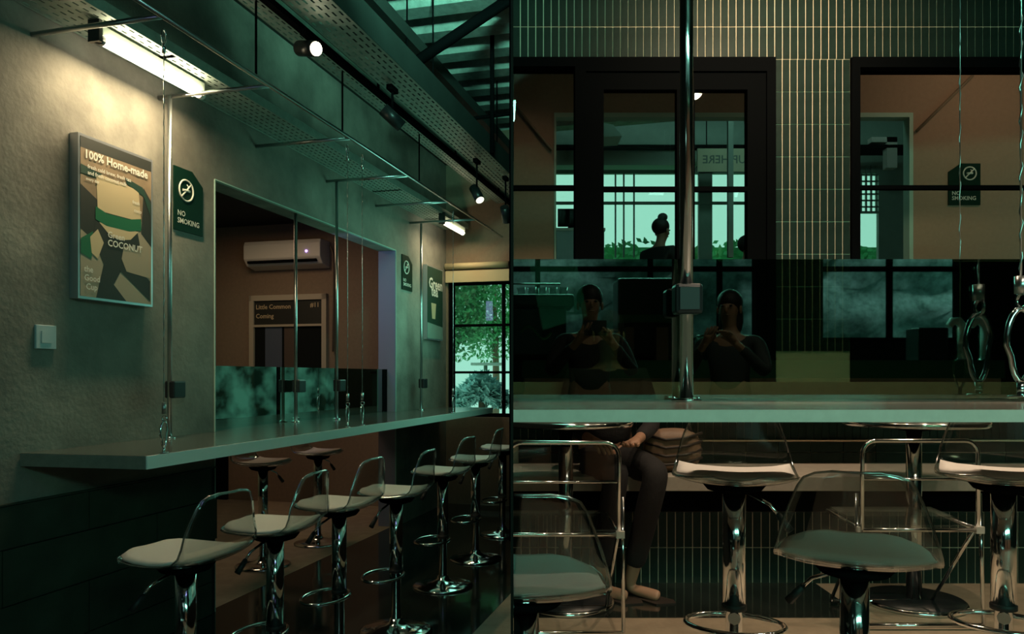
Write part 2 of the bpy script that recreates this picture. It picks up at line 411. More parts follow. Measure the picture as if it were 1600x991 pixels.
# windows / door in the tile wall
def bar(b, x0, y0, x1, y1, d0=DW-.03, d1=DW+.09): return b.box((xw(x0), d0, zw(y1)), (xw(x1), d1, zw(y0)))
b = MB(); bar(b, 800.9, 92, 898, 106.5)
w2 = struct(b.build('window_4', 'black', frame=RM), 'black framed window at the left edge of the tiled wall')
bar(MB(), 801, 290, 898, 297, DW-.01, DW+.03).build('glazing_bar', 'black', w2)
bar(MB(), 801, 106.5, 898, 597, DW+.03, DW+.036).build('pane', 'pane', w2)
b = MB()
for q in ((898,92,1210,114), (898,114,915,597), (1196,114,1210,597)): bar(b, *q)
dr = struct(b.build('door_1', 'black', frame=RM), 'black framed double door in the tiled wall')
b = MB()
for q in ((915,114,1196,141), (915,141,943,597), (1057,141,1085,597), (1167,141,1196,597)): bar(b, *q, DW-.012, DW+.05)
b.build('door_leaf', 'black', dr)
bar(MB(), 943, 292, 1057, 299, DW-.01, DW+.03).build('glazing_bar', 'black', dr)
bar(MB(), 1085, 292, 1167, 299, DW-.01, DW+.03).build('glazing_bar', 'black', dr)
bar(MB(), 943, 141, 1057, 597, DW+.02, DW+.026).build('pane', 'pane', dr)
bar(MB(), 1085, 141, 1167, 597, DW+.02, DW+.026).build('pane', 'pane', dr)
b = MB()
for q in ((1328,92,1690,108), (1328,108,1341,597), (1680,108,1690,597)): bar(b, *q)
w3 = struct(b.build('window_5', 'black', frame=RM), 'black framed window right of the tiled pier')
bar(MB(), 1341, 290, 1680, 296, DW-.01, DW+.03).build('glazing_bar', 'black', w3)
bar(MB(), 1341, 108, 1680, 597, DW+.03, DW+.036).build('pane', 'pane', w3)
struct(box((.003, DW-.22, z597-.12), (XR+.5, DW-.008, z597)).build('trim_2', 'striptan', frame=RM), 'tan strip across the tiled wall, standing for a reflection')  # added strip, its tan stands for a warm reflection in the glass
lp = struct(bar(bar(bar(MB(), 801, 409, 898, 597, DW+.0, DW+.028), 943, 409, 1167, 597, DW, DW+.018), 1341, 409, 1680, 597, DW, DW+.028).build('trim_10', 'black', frame=RM), 'black lower panels of the windows and door')
# ---- rooms built beyond the tiled wall, standing for reflections in its windows
DB = 6.4
def q(px, py, d): return P(px, py, d)
def panel(b, px0, py0, px1, py1, d, t=.06):
    a = P(px0, py1, d); c = P(px1, py0, d); return b.box((a.x, d, a.z), (c.x, d+t, c.z))
FB = 1.20
b = MB(); panel(b, 803, 20, 866, 640, DB); panel(b, 866, 20, 1427, 176, DB); panel(b, 1427, 20, 1900, 640, DB)
struct(b.build('wall_inner', 'beige', frame=RM), 'beige inner wall standing for a reflection in the tiled wall windows')
b = MB(); panel(b, 866, 176, 1427, 183, DB-.01, .1); panel(b, 1421, 183, 1427, 640, DB-.01, .1); panel(b, 866, 183, 869, 640, DB-.01, .1)
struct(b.build('trim_3', 'bulklight', frame=RM), 'pale teal edging of the inner opening')
struct(box((.003, DW+.12, FB-.1), (7.5, 12, FB)).build('floor_inner', 'concrete', frame=RM), 'raised floor beyond the tiled wall')
struct(box((.003, DW+.0, 4.5), (7.6, 9.3, 4.6)).build('ceiling_inner', 'beige', frame=RM), 'ceiling beyond the tiled wall')
DF = 9.2
b = MB(); panel(b, 801, 60, 1760, 271, DF); panel(b, 1167, 271, 1341, 640, DF); panel(b, 1373, 271, 1760, 640, DF); panel(b, 1092, 262, 1113, 640, DF); panel(b, 801, 408, 1373, 640, DF)
struct(b.build('wall_far', 'bulk', frame=RM), 'grey green far wall around the bright street windows')
b = MB(); panel(b, 1386, 214, 1402, 262, 8.6, .1); panel(b, 1362, 214, 1402, 222, 8.6, .1)
struct(b.build('trim_9', 'white', frame=RM), 'white frame corner beyond the right inner opening')
b = MB(); panel(b, 801, 226, 1500, 231, 8.6, .3)
struct(b.build('trim_4', 'black', frame=RM), 'black line under the far bulkhead')
b = MB(); panel(b, 801, 233, 1090, 258, 8.7, .2)
struct(b.build('trim_5', 'bulklight', frame=RM), 'pale lower band of the far bulkhead')
b = MB()
panel(b, 801, 315, 1167, 319, DF-.02, .04); 
for x in (962, 975, 991): panel(b, x-1, 271, x+1, 402, DF-.02, .04)
panel(b, 1138, 180, 1146, 402, 7.6, .05); panel(b, 1341, 330, 1373, 333, DF-.02, .04)
for k in range(4): panel(b, 1345+k*8, 258, 1347+k*8, 330, DF-.02, .03)
for k in range(6): panel(b, 1341, 272+k*10, 1373, 274+k*10, DF-.02, .03)
wf = struct(b.build('window_6', 'bulk', frame=RM), 'bright far windows with thin bars')
panel(MB(), 801, 271, 1373, 402, DF+.02, .006).build('pane', 'pane', wf)
# green strip outside
struct(box((.003, 9.6, FB-.1), (9, 24, FB)).build('ground_outside', 'grass', frame=RM), 'bright grass outside the far windows')
b = MB(); a = P(801, 404, 9.7); b.box((.05, 9.95, FB), (5.5, 10.4, 3.05))
for i in range(1800):
    x = random.uniform(.05, 5.6); z = random.uniform(2.3, 3.08+.06*math.sin(x*5)); y = 9.9+random.uniform(-.1, .1); r = .05
    ang = random.uniform(0, PI); u = Vector((math.cos(ang), .3, math.sin(ang)))*r; v = Vector((-math.sin(ang), .3, math.cos(ang)))*r*.5
    c = Vector((x, y, z)); b.add([c-u, c+v, c+u, c-v], [(0,1,2,3)])
tag(b.build('hedge', 'grass', frame=RM), 'low green hedge outside the far windows', 'hedge', kind='stuff')
# no smoking sign in there
def smoke_sign(loc_fn, w, h, label, frame, un, lines=('NO', 'SMOKING')):
    """panel in local x (across) / z (up), front towards -y"""
    t = thing('no_smoking_sign', label, 'sign', *loc_fn, 'no smoking signs', frame)
    MB().prism([(0,0,0), (w,0,0), (w,0,h*.80) if un else (w,0,h), (w*.62,0,h) if un else (w*.62,0,h), (0,0,h)] if un else [(0,0,0), (w,0,0), (w,0,h), (w*.38,0,h), (0,0,h*.8)], (0,.008,0)).build('board', 'signgreen', t)
    cx, cz, r = (w*.40, h*.66, w*.24) if un else (w*.66, h*.76, w*.20)
    pts = [(cx+r*math.cos(2*PI*k/24), -.0015, cz+r*math.sin(2*PI*k/24)) for k in range(24)]
    b = MB().tube(pts, w*.022, 6, closed=True)
    b.tube([(cx-r*.7, -.0015, cz-r*.7), (cx+r*.7, -.0015, cz+r*.7)], w*.02, 6)
    b.tube([(cx-r*.5, -.0015, cz+.0), (cx+r*.45, -.0015, cz+r*.02)], w*.03, 6)
    b.tube([(cx+r*.2, -.0015, cz+r*.2), (cx+r*.35, -.0015, cz+r*.4), (cx+r*.1, -.0015, cz+r*.6)], w*.014, 6)
    b.build('symbol', 'print_white', t)
    for k, s in enumerate(lines):
        text_mb(s, w*(.17), (w*.10, -.001, h*(.24-.12*k)), (1,0,0), (0,0,1), (0,-1,0), bold=.0006).build('lettering', 'print_white', t)
    return t
a = P(1483, 320, DB-.02); c = P(1533, 255, DB-.02)
smoke_sign(((a.x, DB-.012, a.z), 0), c.x-a.x, c.z-a.z, 'dark no smoking sign on the beige wall behind the right window', RM, False)
# thin dark rods drawn for the sloping shadows on the inner wall
for (p0, p1, lab) in (((1432, 205), (1520, 118), 'dark rod for a shadow sloping up the beige wall left of the no smoking sign'), ((801, 160), (862, 235), 'dark rod for a shadow sloping down the beige wall by the left picture edge')):
    tag(MB().tube([P(*p0, DB-.02), P(*p1, DB-.02)], .012, 8).build('shadow_line', 'brown', frame=RM), lab, 'shadow_line')
a = P(1090, 268, 8.4); c = P(1215, 232, 8.4)
sg = thing('pickup_sign', 'pale hanging pickup sign seen from behind through the door', 'sign', (a.x, 8.4, a.z))
box((0,0,0), (c.x-a.x, .02, c.z-a.z)).build('board', 'signboard', sg)
text_mb('PICKUP HERE', .125, (.055, -.001, .09), (1,0,0), (0,0,1), (0,-1,0), mirror=True, bold=.002).build('lettering', 'bulk', sg)
for hx in (.1, .75): MB().tube([(hx,.01,c.z-a.z),(hx,.01,1.2)], .006, 6).build('hanger', 'black', sg)
# inner lamp, white object
a = P(943, 212, 8.3)
cl = thing('ceiling_lamp', 'pale slanted ceiling lamp panel seen through the left door pane', 'lamp', tuple(P(925, 205, 7.2)))
MB().prism([(0,0,-.06), (.28,.0,-.045), (.20,.0,.06), (.0,.0,.10)], (0,.3,.0)).build('panel', 'bulklight', cl)
MB().tube([(.1,.1,.08),(.1,.1,1.0)], .008, 6).build('rod', 'black', cl)
a = P(868, 392, 8.8); c = P(900, 366, 8.8)
ca = thing('counter_cabinet', 'white cabinet seen through the leftmost window', 'cabinet', (a.x, 8.6, FB))
box((0, 0, 0), (c.x-a.x+.3, .4, c.z-FB)).build('body', 'bluewhite', ca)
box((-.01, -.02, c.z-FB), (c.x-a.x+.31, .42, c.z-FB+.03)).build('top', 'white', ca)
mo = thing('monitor', 'dark monitor on the white cabinet behind the leftmost window', 'monitor', (a.x+.02, 8.7, c.z+.03))
box((0, 0, .04), (.34, .03, .24)).build('screen', 'darkwall', mo); box((.12, -.03, 0), (.2, .08, .05)).build('foot', 'black', mo)
# ================================================================== people
def skin_fig(name, chains, m, parent, sub=2):
    """chains: list of lists of (key, point, radius); shared keys join"""
    idx = {}; vs = []; es = []; rad = []
    for ch in chains:
        prev = None
        for key, p, r in ch:
            if key not in idx: idx[key] = len(vs); vs.append(tuple(p)); rad.append(r)
            if prev is not None: es.append((prev, idx[key]))
            prev = idx[key]
    me = bpy.data.meshes.new(name); me.from_pydata(vs, es, []); me.update()
    o = bpy.data.objects.new(name, me); COL.objects.link(o); o.parent = parent
    o.data.materials.append(M[m])
    sk = o.modifiers.new('skin', 'SKIN'); sk.use_smooth_shade = True
    for i, r in enumerate(rad):
        rr = r if isinstance(r, tuple) else (r, r); me.skin_vertices[0].data[i].radius = rr; me.skin_vertices[0].data[i].use_root = (i == 0)
    sb = o.modifiers.new('sub', 'SUBSURF'); sb.levels = sub; sb.render_levels = sub
    return o
def hand_chains(k, wrist, d, side, up):
    """palm and five bent fingers; d = pointing direction, side = towards thumb"""
    d = Vector(d).normalized(); s_ = Vector(side).normalized(); u = Vector(up).normalized(); w_ = Vector(wrist)
    palm = w_+d*.06
    out = [[(k+'w', w_, .026), (k+'p', palm, (.030, .024))]]
    for i, ln in enumerate((.070, .080, .074, .058)):
        b0 = palm+d*.03+s_*(.030-.020*i)
        out.append([(k+'p', palm, .024), (f'{k}f{i}a', b0, .0095), (f'{k}f{i}b', b0+d*ln*.45-u*.008, .0088), (f'{k}f{i}c', b0+d*ln*.8-u*.03, .0075)])
    t0 = w_+d*.03+s_*.03
    out.append([(k+'w', w_, .02), (k+'t0', t0, .011), (k+'t1', t0+d*.03+s_*.018, .0095), (k+'t2', t0+d*.052+s_*.018-u*.014, .008)])
    return out
def person(label, loc, rz, J, top='cloth_black', trousers='cloth_black', hairkind='short', frame=RM, group=None):
    """J: joint positions in the local frame, figure facing -y"""
    t = thing('person', label, 'person', loc, rz, group, frame)
    V = {k: Vector(v) for k, v in J.items()}
    pel, che, nk, hd = V['pelvis'], V['chest'], V['neck'], V['head']
    ch = [[('pel', pel, (.14, .11)), ('wst', (pel+che)/2, (.125, .095)), ('che', che, (.150, .105)), ('nk0', che.lerp(nk, .7), (.07, .065)), ('nk', nk, .048),
           ('jaw', nk.lerp(hd, .55)+Vector((0,-.02,0)), (.058, .062)), ('hd', hd, (.076, .088)), ('crn', hd+(hd-nk).normalized()*.055, (.060, .070))]]
    for s_, q_ in ((-1, 'l'), (1, 'r')):
        ch.append([('che', che, .14), (q_+'sh', V[q_+'sh'], .052), (q_+'el', V[q_+'el'], .040), (q_+'wr', V[q_+'wr'], .026)])
        d = (V[q_+'wr']-V[q_+'el']).normalized()
        side = Vector((-s_, 0, 0)) if abs(d.x) < .8 else Vector((0, 0, 1))
        for c in hand_chains(q_+'h', V[q_+'wr'], d, side, d.cross(side)): 
            c[0] = (q_+'wr', V[q_+'wr'], .026) if c[0][0] == q_+'hw' else c[0]; ch.append(c)
        kn, an, to = V[q_+'kn'], V[q_+'an'], V[q_+'to']
        ch.append([('pel', pel, .13), (q_+'hip', V[q_+'hip'], .088), (q_+'th', V[q_+'hip'].lerp(kn, .5), .075), (q_+'kn', kn, .056), (q_+'cf', kn.lerp(an, .35), .052), (q_+'an', an, .034), (q_+'hl', an+Vector((0,.01,-.05)), .030), (q_+'to', to, (.032, .018))])
    body = skin_fig('body', ch, 'skin', t)
    # clothes: slightly larger shells following the same joints
    g = .012
    sh = [[('pel', pel+Vector((0,0,.03)), (.155, .125)), ('wst', (pel+che)/2, (.142, .112)), ('che', che, (.165, .12)), ('col', che.lerp(nk, .62), (.085, .078))]]
    for q_ in 'lr':
        sh.append([('che', che, .15), (q_+'sh', V[q_+'sh'], .064), (q_+'el', V[q_+'el'], .050), (q_+'cf', V[q_+'el'].lerp(V[q_+'wr'], .88), .036)])
    skin_fig('shirt', sh, top, t)
    tr = [[('pel', pel, (.150, .122)), ('b', pel+Vector((0,0,.06)), (.14, .115))]]
    for q_ in 'lr':
        kn, an = V[q_+'kn'], V[q_+'an']
        tr.append([('pel', pel, .14), (q_+'hip', V[q_+'hip'], .100), (q_+'th', V[q_+'hip'].lerp(kn, .5), .088), (q_+'kn', kn, .070), (q_+'cf', kn.lerp(an, .4), .066), (q_+'an', kn.lerp(an, .9), .056)])
    skin_fig('trousers', tr, trousers, t)
    # face and hair
    f = Vector((0, -1, 0))
    MB().ball(hd+Vector((0,-.092,-.012)), .011, .018, .022, 8, 6).build('nose', 'skin', body)
    MB().ball(hd+Vector((.030,-.078,.012)), .012, .008, .008, 8, 6).ball(hd+Vector((-.030,-.078,.012)), .012, .008, .008, 8, 6).build('eyes', 'print_dark', body)
    MB().ball(hd+Vector((0,-.080,-.052)), .022, .008, .006, 8, 6).build('mouth', 'bag', body)
    MB().ball(hd+Vector((.080,.005,-.01)), .010, .018, .030, 8, 6).ball(hd+Vector((-.080,.005,-.01)), .010, .018, .030, 8, 6).build('ears', 'skin', body)
    hb = MB()
    hb.ball(hd+Vector((0,.025,.045)), .090, .098, .092, 16, 10)
    if hairkind == 'bun': hb.ball(hd+Vector((-.035,.03,.135)), .052, .055, .045, 12, 8)
    if hairkind == 'long': hb.ball(hd+Vector((0,.055,-.07)), .088, .06, .16, 14, 9)
    hb.build('hair', 'hair', t)
    return t
# seated pose: bench / chair height hs at local z=0 floor
def seated(hs, lean=0, kneex=.12, footy=-.44, shift=0, fs=0):
    J = dict(pelvis=(0,0,hs+.10), chest=(0,-.02-lean,hs+.46), neck=(0,-.05-lean,hs+.64), head=(0,-.08-lean,hs+.77),
      lsh=(-.19,-.02-lean,hs+.54), lel=(-.23,-.12-lean,hs+.28), lwr=(-.12,-.34,hs+.22), rsh=(.19,-.02-lean,hs+.54), rel=(.23,-.12-lean,hs+.28), rwr=(.12,-.34,hs+.22),
      lhip=(-.09,-.04,hs+.08), lkn=(-kneex+shift,-.44,hs+.07), lan=(-kneex+shift,footy,.09), lto=(-kneex-.01+shift,footy-.16,.03),
      rhip=(.09,-.04,hs+.08), rkn=(kneex+shift,-.44,hs+.07), ran=(kneex+shift,footy,.09), rto=(kneex+.01+shift,footy-.16,.03))
    if fs:
        for q_, s_ in (('l', -1), ('r', 1)):
            J[q_+'an'] = (s_*kneex*.8+shift+fs, footy, .09); J[q_+'to'] = (s_*kneex*.8+shift+fs+.13, footy-.10, .03)
    return J
def standing():
    return dict(pelvis=(0,0,.96), chest=(0,-.01,1.28), neck=(0,-.02,1.47), head=(0,-.04,1.60),
      lsh=(-.19,0,1.37), lel=(-.27,-.14,1.14), lwr=(-.11,-.30,1.34), rsh=(.19,0,1.37), rel=(.27,-.14,1.14), rwr=(.11,-.30,1.34),
      lhip=(-.09,0,.93), lkn=(-.10,-.02,.50), lan=(-.11,.02,.09), lto=(-.12,-.14,.03), rhip=(.09,0,.93), rkn=(.10,-.02,.50), ran=(.11,.02,.09), rto=(.12,-.14,.03))
# bench sitter behind the counter (faces the camera: front = -y)
BT = H-(745-YH)/F*4.0-FR                                        # bench height above floor
pb = person('person in black seated on the tiled bench behind a round table', (P(948,0,4.24).x, 4.26, FR), 0, seated(BT-.02, .02, .10, -.36, .10, -.10), 'cloth_black', 'cloth_black', 'long')
for q_ in (-1, 1):
    ax = q_*.08; c0 = Vector((ax+.065+.0, -.40, .012))
    MB().prism([(ax-.06, -.31, 0), (ax+.10, -.52, 0), (ax+.20, -.50, 0), (ax+.20, -.44, 0), (ax+.04, -.28, 0)], (0,0,.010)).build('sandal', 'bagdark', pb)
# inner room sitters
zf = H+(YH-338)/F*8.0
for px, hk, lab, zz in ((1033, 'bun', 'person with dark hair in a bun seated before the bright far window', 0), (1163, 'short', 'dark haired person half hidden by the right door edge', -.2)):
    hs = .45; fz = zf+zz-(hs+.77+.14)
    x = (px-812)/F*8.0
    person(lab, (x, 8.0, fz), 2.2 if px < 1100 else 1.0, seated(hs, .05), 'cloth_navy', 'cloth_black', hk)
    c = thing('wooden_stool', ('plain wooden stool under the person with the bun' if px < 1100 else 'plain wooden stool under the half hidden person'), 'stool', (x, 8.0, fz))
    box((-.18,-.18,hs-.06), (.18,.18,hs-.02)).build('seat', 'cardboard', c)
    for sx in (-1, 1):
        for sy in (-1, 1): box((sx*.16-.02, sy*.16-.02, 0), (sx*.16+.02, sy*.16+.02, hs-.06)).build('leg', 'cardboard', c)
    d = struct(box((x-.5, 7.5, FB), (x+.5, 8.6, fz)).build('floor_platform', 'concrete', frame=RM), 'raised platform below the far seats')
# photographer behind the camera, mirrored in the glass
ph = person('person in black standing behind the camera, mirrored in the green glass', (.52, -.55, FR), PI, standing(), 'cloth_black', 'cloth_black', 'short')
ph2 = person('second dark clad person mirrored in the green glass', (1.55, -.85, FR), PI+.5, standing(), 'cloth_navy', 'cloth_black', 'long')
cmr = thing('camera_body', 'black camera held up by the mirrored person', 'camera', (.52, -.22, FR+1.42))
box((-.07, -.03, -.045), (.07, .03, .05)).build('body', 'blackplastic', cmr); MB().tube([(0,.03,0),(0,.10,0)], .035, 14).build('lens', 'blackplastic', cmr)
# ---- service bar behind the camera, mirrored in the glass
YS = -1.35; DV = 4.6-YS
def V_(px, py, dy=0): # real position whose mirror image shows at a pixel
    d = DV-dy; return Vector(((px-800)/F*d, YS+dy, H+(YH-py)/F*d))
zs_ = V_(900, 563).z
sb = thing('service_bar', 'dark service bar mirrored in the green glass', 'counter', (0, 0, FR))
box((.1, YS-.6, 0), (3.8, YS-.02, zs_-FR-.14)).build('body', 'striptan', sb)
box((.08, YS-.62, zs_-FR-.14), (3.82, YS, zs_-FR)).build('top', 'print_green', sb)
mc = thing('coffee_machine', 'dark coffee machine with swirl mark mirrored at the left of the glass', 'machine', (V_(838,0).x, YS-.25, zs_))
box((-.24, -.2, .03), (.24, .16, .42)).build('body', 'blackplastic', mc, bevel=.02); box((-.26, -.22, .42), (.30, .2, .52)).build('hood', 'blackplastic', mc, bevel=.02)
box((-.24,-.2,0),(.24,.2,.03)).build('feet','black',mc)
MB().tube([(-.12+.24*t, .168, .22+.05*math.sin(t*2*PI)) for t in [i/14 for i in range(15)]], .012, 6).build('emblem', 'leaf', mc)
MB().tube([(-.22,.0,.52),(-.22,.0,.62),(.2,.0,.62),(.2,.0,.52)], .008, 6).build('cup_rail', 'chrome', mc)
for k in range(5):
    c = tag(MB().lathe([(.030,0),(.038,.07),(.034,.07),(.028,.01)], (0,0,0), 14).build('glass_cup', 'clear', frame=Matrix.Translation((V_(815,0).x+k*.085, YS-.25, zs_+.522))), ['leftmost', 'second from left', 'middle', 'second from right', 'rightmost'][k]+' clear glass cup on top of the mirrored coffee machine', 'cup', 'cups on the coffee machine')
for px, h, r, m_, lab in ((895, .20, .034, 'paper', 'white paper cup stack mirrored beside the coffee machine'),):
    o = MB().lathe([(r*.8,0),(r,h)], (0,0,0), 16).build('cup_stack', m_, frame=Matrix.Translation((V_(px,0).x, YS-.12, zs_))); tag(o, lab, 'cups')
for px, w_, h, lab in ((986, .065, .26, 'narrow brown carton mirrored left of the pole'), (1037, .095, .26, 'wider brown carton mirrored just left of the pole')):
    tag(box((-w_/2,-.05,0),(w_/2,.05,h)).build('carton', 'cardboard', frame=Matrix.Translation((V_(px,0).x, YS-.1, zs_)), bevel=.003), lab, 'box')
tag(box((-.12,-.1,0),(.12,.1,.26)).build('carton', 'blackplastic', frame=Matrix.Translation((V_(1470,0).x, YS-.2, zs_)), bevel=.01), 'dark square box mirrored at the right of the glass', 'box')
for px, lab in ((1512, 'left white curved tap mirrored in the glass'), (1548, 'right white curved tap mirrored in the glass')):
    c = V_(px, 0); t = thing('tap', lab, 'tap', (c.x, YS-.12, zs_))
    MB().tube([(.03,0,0),(.03,0,.2),(.03,0,.27),(0,0,.31),(-.05,0,.31),(-.08,0,.27)], [.035,.034,.034,.034,.032,.026], 12).build('spout', 'paper', t)
    MB().lathe([(.05,0),(.05,.012)], (.03,0,0), 16).build('base', 'chrome', t)
ov = thing('espresso_machine', 'large dark espresso machine mirrored left of the pole', 'machine', (V_(1015,0).x, YS-.3, zs_))
box((-.22,-.2,.04),(.24,.14,.66)).build('body', 'blackplastic', ov, bevel=.02); box((-.22,.14,.30),(.24,.20,.36)).build('panel', 'print_green', ov); box((-.18,-.16,0),(.2,.1,.04)).build('feet', 'black', ov)
jr = thing('storage_jar', 'glass storage jar mirrored right of the pole', 'jar', (V_(1120,0).x, YS-.12, zs_))
MB().lathe([(.13,0),(.14,.02),(.14,.16),(.13,.18)], (0,0,0), 20).build('jar', 'clear', jr); MB().lathe([(.135,.18),(.135,.2)], (0,0,0), 20).build('lid', 'chrome', jr)
# ================================================================== bar stools
def shell_rows(z0=0.0):
    # (y, z, half width): front lip to top of the back; front is -y
    R_ = [(-.205,.020,.070),(-.200,.012,.120),(-.180,.006,.158),(-.13,.000,.188),(-.06,-.004,.203),(.02,-.005,.206),(.09,.000,.205),(.145,.012,.203),(.178,.038,.198),(.196,.075,.190),(.206,.12,.178),(.214,.165,.160),(.221,.205,.142),(.226,.228,.126),(.229,.240,.098),(.230,.246,.055)]
    return [(y*.88, z*1.03, w_*.93) for y, z, w_ in R_]
def surf(rows, n=15, scale=1, dish=.026, thick=0, dz=0):
    b = MB(); vs = []
    for (y, z, w_) in rows:
        k = max(0, min(1, (z-.0)/.12)) if y > .1 else 0
        for j in range(n):
            u = -1+2*j/(n-1)
            e = dish*(abs(u)**2.4)*(w_/.2)
            # on the seat the sides lift; on the back they wrap forward
            vs.append((u*w_*scale, y*(1 if scale == 1 else scale)-e*k*1.1, z+dz+e*(1-k)))
    m = len(rows)
    b.add(vs, [(i*n+j, i*n+j+1, (i+1)*n+j+1, (i+1)*n+j) for i in range(m-1) for j in range(n-1)], True)
    return b, vs, n, m
def make_stool(label, group, loc, rz, hs, frame):
    t = thing('bar_stool', label, 'stool', loc, rz, group, frame)
    # base, column
    MB().lathe([(.195,0),(.198,.006),(.185,.014),(.12,.024),(.06,.036),(.038,.052),(.034,.07)], n=36).build('base', 'chrome', t)
    MB().lathe([(.026,.06),(.026,hs-.42),(.036,hs-.42),(.036,hs-.05)], n=24).build('column', 'chrome', t)
    MB().lathe([(.036,hs-.432),(.039,hs-.430),(.039,hs-.415),(.036,hs-.412)], n=24).build('collar', 'rubber', t)
    # footrest loop, projects to the front
    zf_ = max(.20, hs-.455); pts = []
    for k in range(25):
        a = PI*(.0)+2*PI*k/25; pts.append((.148*math.cos(a), -.075+.105*math.sin(a), zf_))
    MB().tube(pts, .0085, 8, closed=True).tube([(0,.0,zf_+.002),(0,-.03,zf_+.002)], .02, 8).build('footrest', 'chrome', t)
    # seat plate, lever
    MB().lathe([(.04,hs-.062),(.085,hs-.048),(.10,hs-.03),(.09,hs-.022)], n=24).build('seat_plate', 'black', t)
    lv = MB().tube([(.03,-.02,hs-.05),(.105,-.05,hs-.085),(.135,-.062,hs-.12)], .0055, 8).build('lever', 'chrome', t)
    MB().tube([(.128,-.059,hs-.113),(.165,-.074,hs-.160)], [.010,.013], 8).build('grip', 'rubber', lv)
    rows = shell_rows()
    b, vs, n, m = surf(rows, dz=hs-.018)
    sh = b.build('shell', 'clear', t); so = sh.modifiers.new('solid', 'SOLIDIFY'); so.thickness = .006
    loop = [vs[i*n] for i in range(m)]+[vs[(m-1)*n+j] for j in range(1, n)]+[vs[i*n+n-1] for i in range(m-2, -1, -1)]+[vs[j] for j in range(n-2, 0, -1)]
    MB().tube(loop, .0034, 6, closed=True).build('rim', 'clearrim', t)
    # cushion
    r2 = [(y, z, w_) for (y, z, w_) in rows[:8]]
    cb, cv, cn, cm = surf(r2, 15, .94, .022, dz=hs-.008)
    top = MB(); up = []; lo = []
    for i in range(cm):
        for j in range(cn):
            x, y, z = cv[i*cn+j]; u = -1+2*j/(cn-1); v = -1+2*i/(cm-1)
            d = .024*max(0, (1-abs(u)**5)*(1-abs(v)**5)); up.append((x, y, z+d+.003)); lo.append((x, y, z-.004))
    q1 = [(i*cn+j, i*cn+j+1, (i+1)*cn+j+1, (i+1)*cn+j) for i in range(cm-1) for j in range(cn-1)]
    top.add(up, q1, True); top.add(lo, [f[::-1] for f in q1], True)
    pe = [j for j in range(cn)]+[i*cn+cn-1 for i in range(1, cm)]+[(cm-1)*cn+j for j in range(cn-2, -1, -1)]+[i*cn for i in range(cm-2, 0, -1)]
    o2 = len(up); top.f += [(pe[k], pe[k-1], pe[k-1]+o2, pe[k]+o2) for k in range(len(pe))]; top.sm += [True]*len(pe)
    top.build('cushion', 'cushion', t)
    return t
# left row: front row faces the wall (+y in room frame) -> rotate by pi
protos = {}
def stool(label, group, loc, rz, hs, frame):
    k = round(hs, 2)
    if k not in protos: protos[k] = make_stool(label, group, loc, rz, hs, frame); return protos[k]
    c = copy_tree(protos[k]); place(c, loc, rz, frame); c['label'] = label; c['group'] = group
    return c
names = ['nearest clear backed bar stool below the near end of the left counter', 'second clear backed bar stool from the near end, left counter', 'third clear backed bar stool along the left counter',
         'fourth clear backed bar stool along the left counter', 'fifth bar stool along the left counter, in front of the dark jamb', 'sixth bar stool along the left counter, near the far window', 'farthest bar stool, by the far left window']
for i, ((px, d), lab) in enumerate(zip([(290,2.70),(430,3.22),(530,3.76),(619,4.16),(692,5.05),(743,5.8),(785,6.7)], names)):
    v = LD(px, 0, d)
    stool(lab, 'stools in front of the left counter', (v.x, v.y, 0), PI+[-.12,.05,-.04,.03,-.08,.05,0][i], .75, LM)
for i, ((px, d), lab) in enumerate(zip([(411, 5.6), (497, 6.35)], ['near bar stool beyond the opening, seat lit under the counter', 'far bar stool beyond the opening, seat lit under the counter'])):
    v = LD(px, 0, d); stool(lab, 'stools behind the left counter', (v.x, v.y, 0), .1, .75, LM)
# right room stools
hb_ = H-(741-YH)/F*2.45-FR
stool('clear backed bar stool with lit pad, back row beside the pole', 'stools behind the right counter', (P(1147,0,2.45).x, 2.45, FR), -.26, hb_, RM)
stool('clear backed bar stool with lit pad, back row by the right picture edge', 'stools behind the right counter', (P(1568,0,2.45).x, 2.45, FR), -.52, hb_, RM)
hf = H-(866-YH)/F*2.0-FR
stool('nearest clear backed bar stool, front row right of the pole', 'stools before the right counter', (P(1335,0,2.0).x, 2.0, FR), PI-.40, hf, RM)
hf2 = H-(910-YH)/F*1.80-FR
stool('low clear backed bar stool cut by the left edge of the right room', 'stools before the right counter', (P(818,0,1.80).x, 1.80, FR), PI, hf2, RM)
# ================================================================== LEFT counter
CZ = 1.055
a0 = L(32, 710); f0 = LZ(239, 713, CZ); OF = 2.247
ct = thing('bar_counter', 'long dark glossy bar counter running along the left wall', 'counter', (0,0,0), 0, None, LM)
pts = [(a0.x, WO-.003), (f0.x, OF), (SE-.25, OF), (SE-.25, WO-.003), (S2-.005, WO-.003), (S2-.005, 3.12), (S1+.005, 3.12), (S1+.005, WO-.003)]
MB().prism([(x, y, CZ-.028) for x, y in pts], (0, 0, .028)).build('top', 'counter_dark', ct)
dv = Vector((f0.x-a0.x, OF-WO, 0)).normalized()
MB().prism([(f0.x, OF-.006, CZ-.055), (SE-.25, OF-.006, CZ-.055), (SE-.25, OF-.006, CZ-.001), (f0.x, OF-.006, CZ-.001)], (0, .006, 0)).build('front_edge', mat('white counter edge', (.78,.82,.78), .4), ct)
MB().prism([(a0.x, WO-.003, CZ-.055), (f0.x, OF, CZ-.055), (f0.x, OF, CZ-.001), (a0.x, WO-.003, CZ-.001)], (-.006, -.001, 0)).build('end_edge', 'counter', ct)
MB().prism([(x, y, CZ-.055) for x, y in ((a0.x+.02, WO-.01), (f0.x+.01, OF+.008), (SE-.26, OF+.008), (SE-.26, WO-.01))], (0, 0, .027)).build('underside', 'cladding', ct)
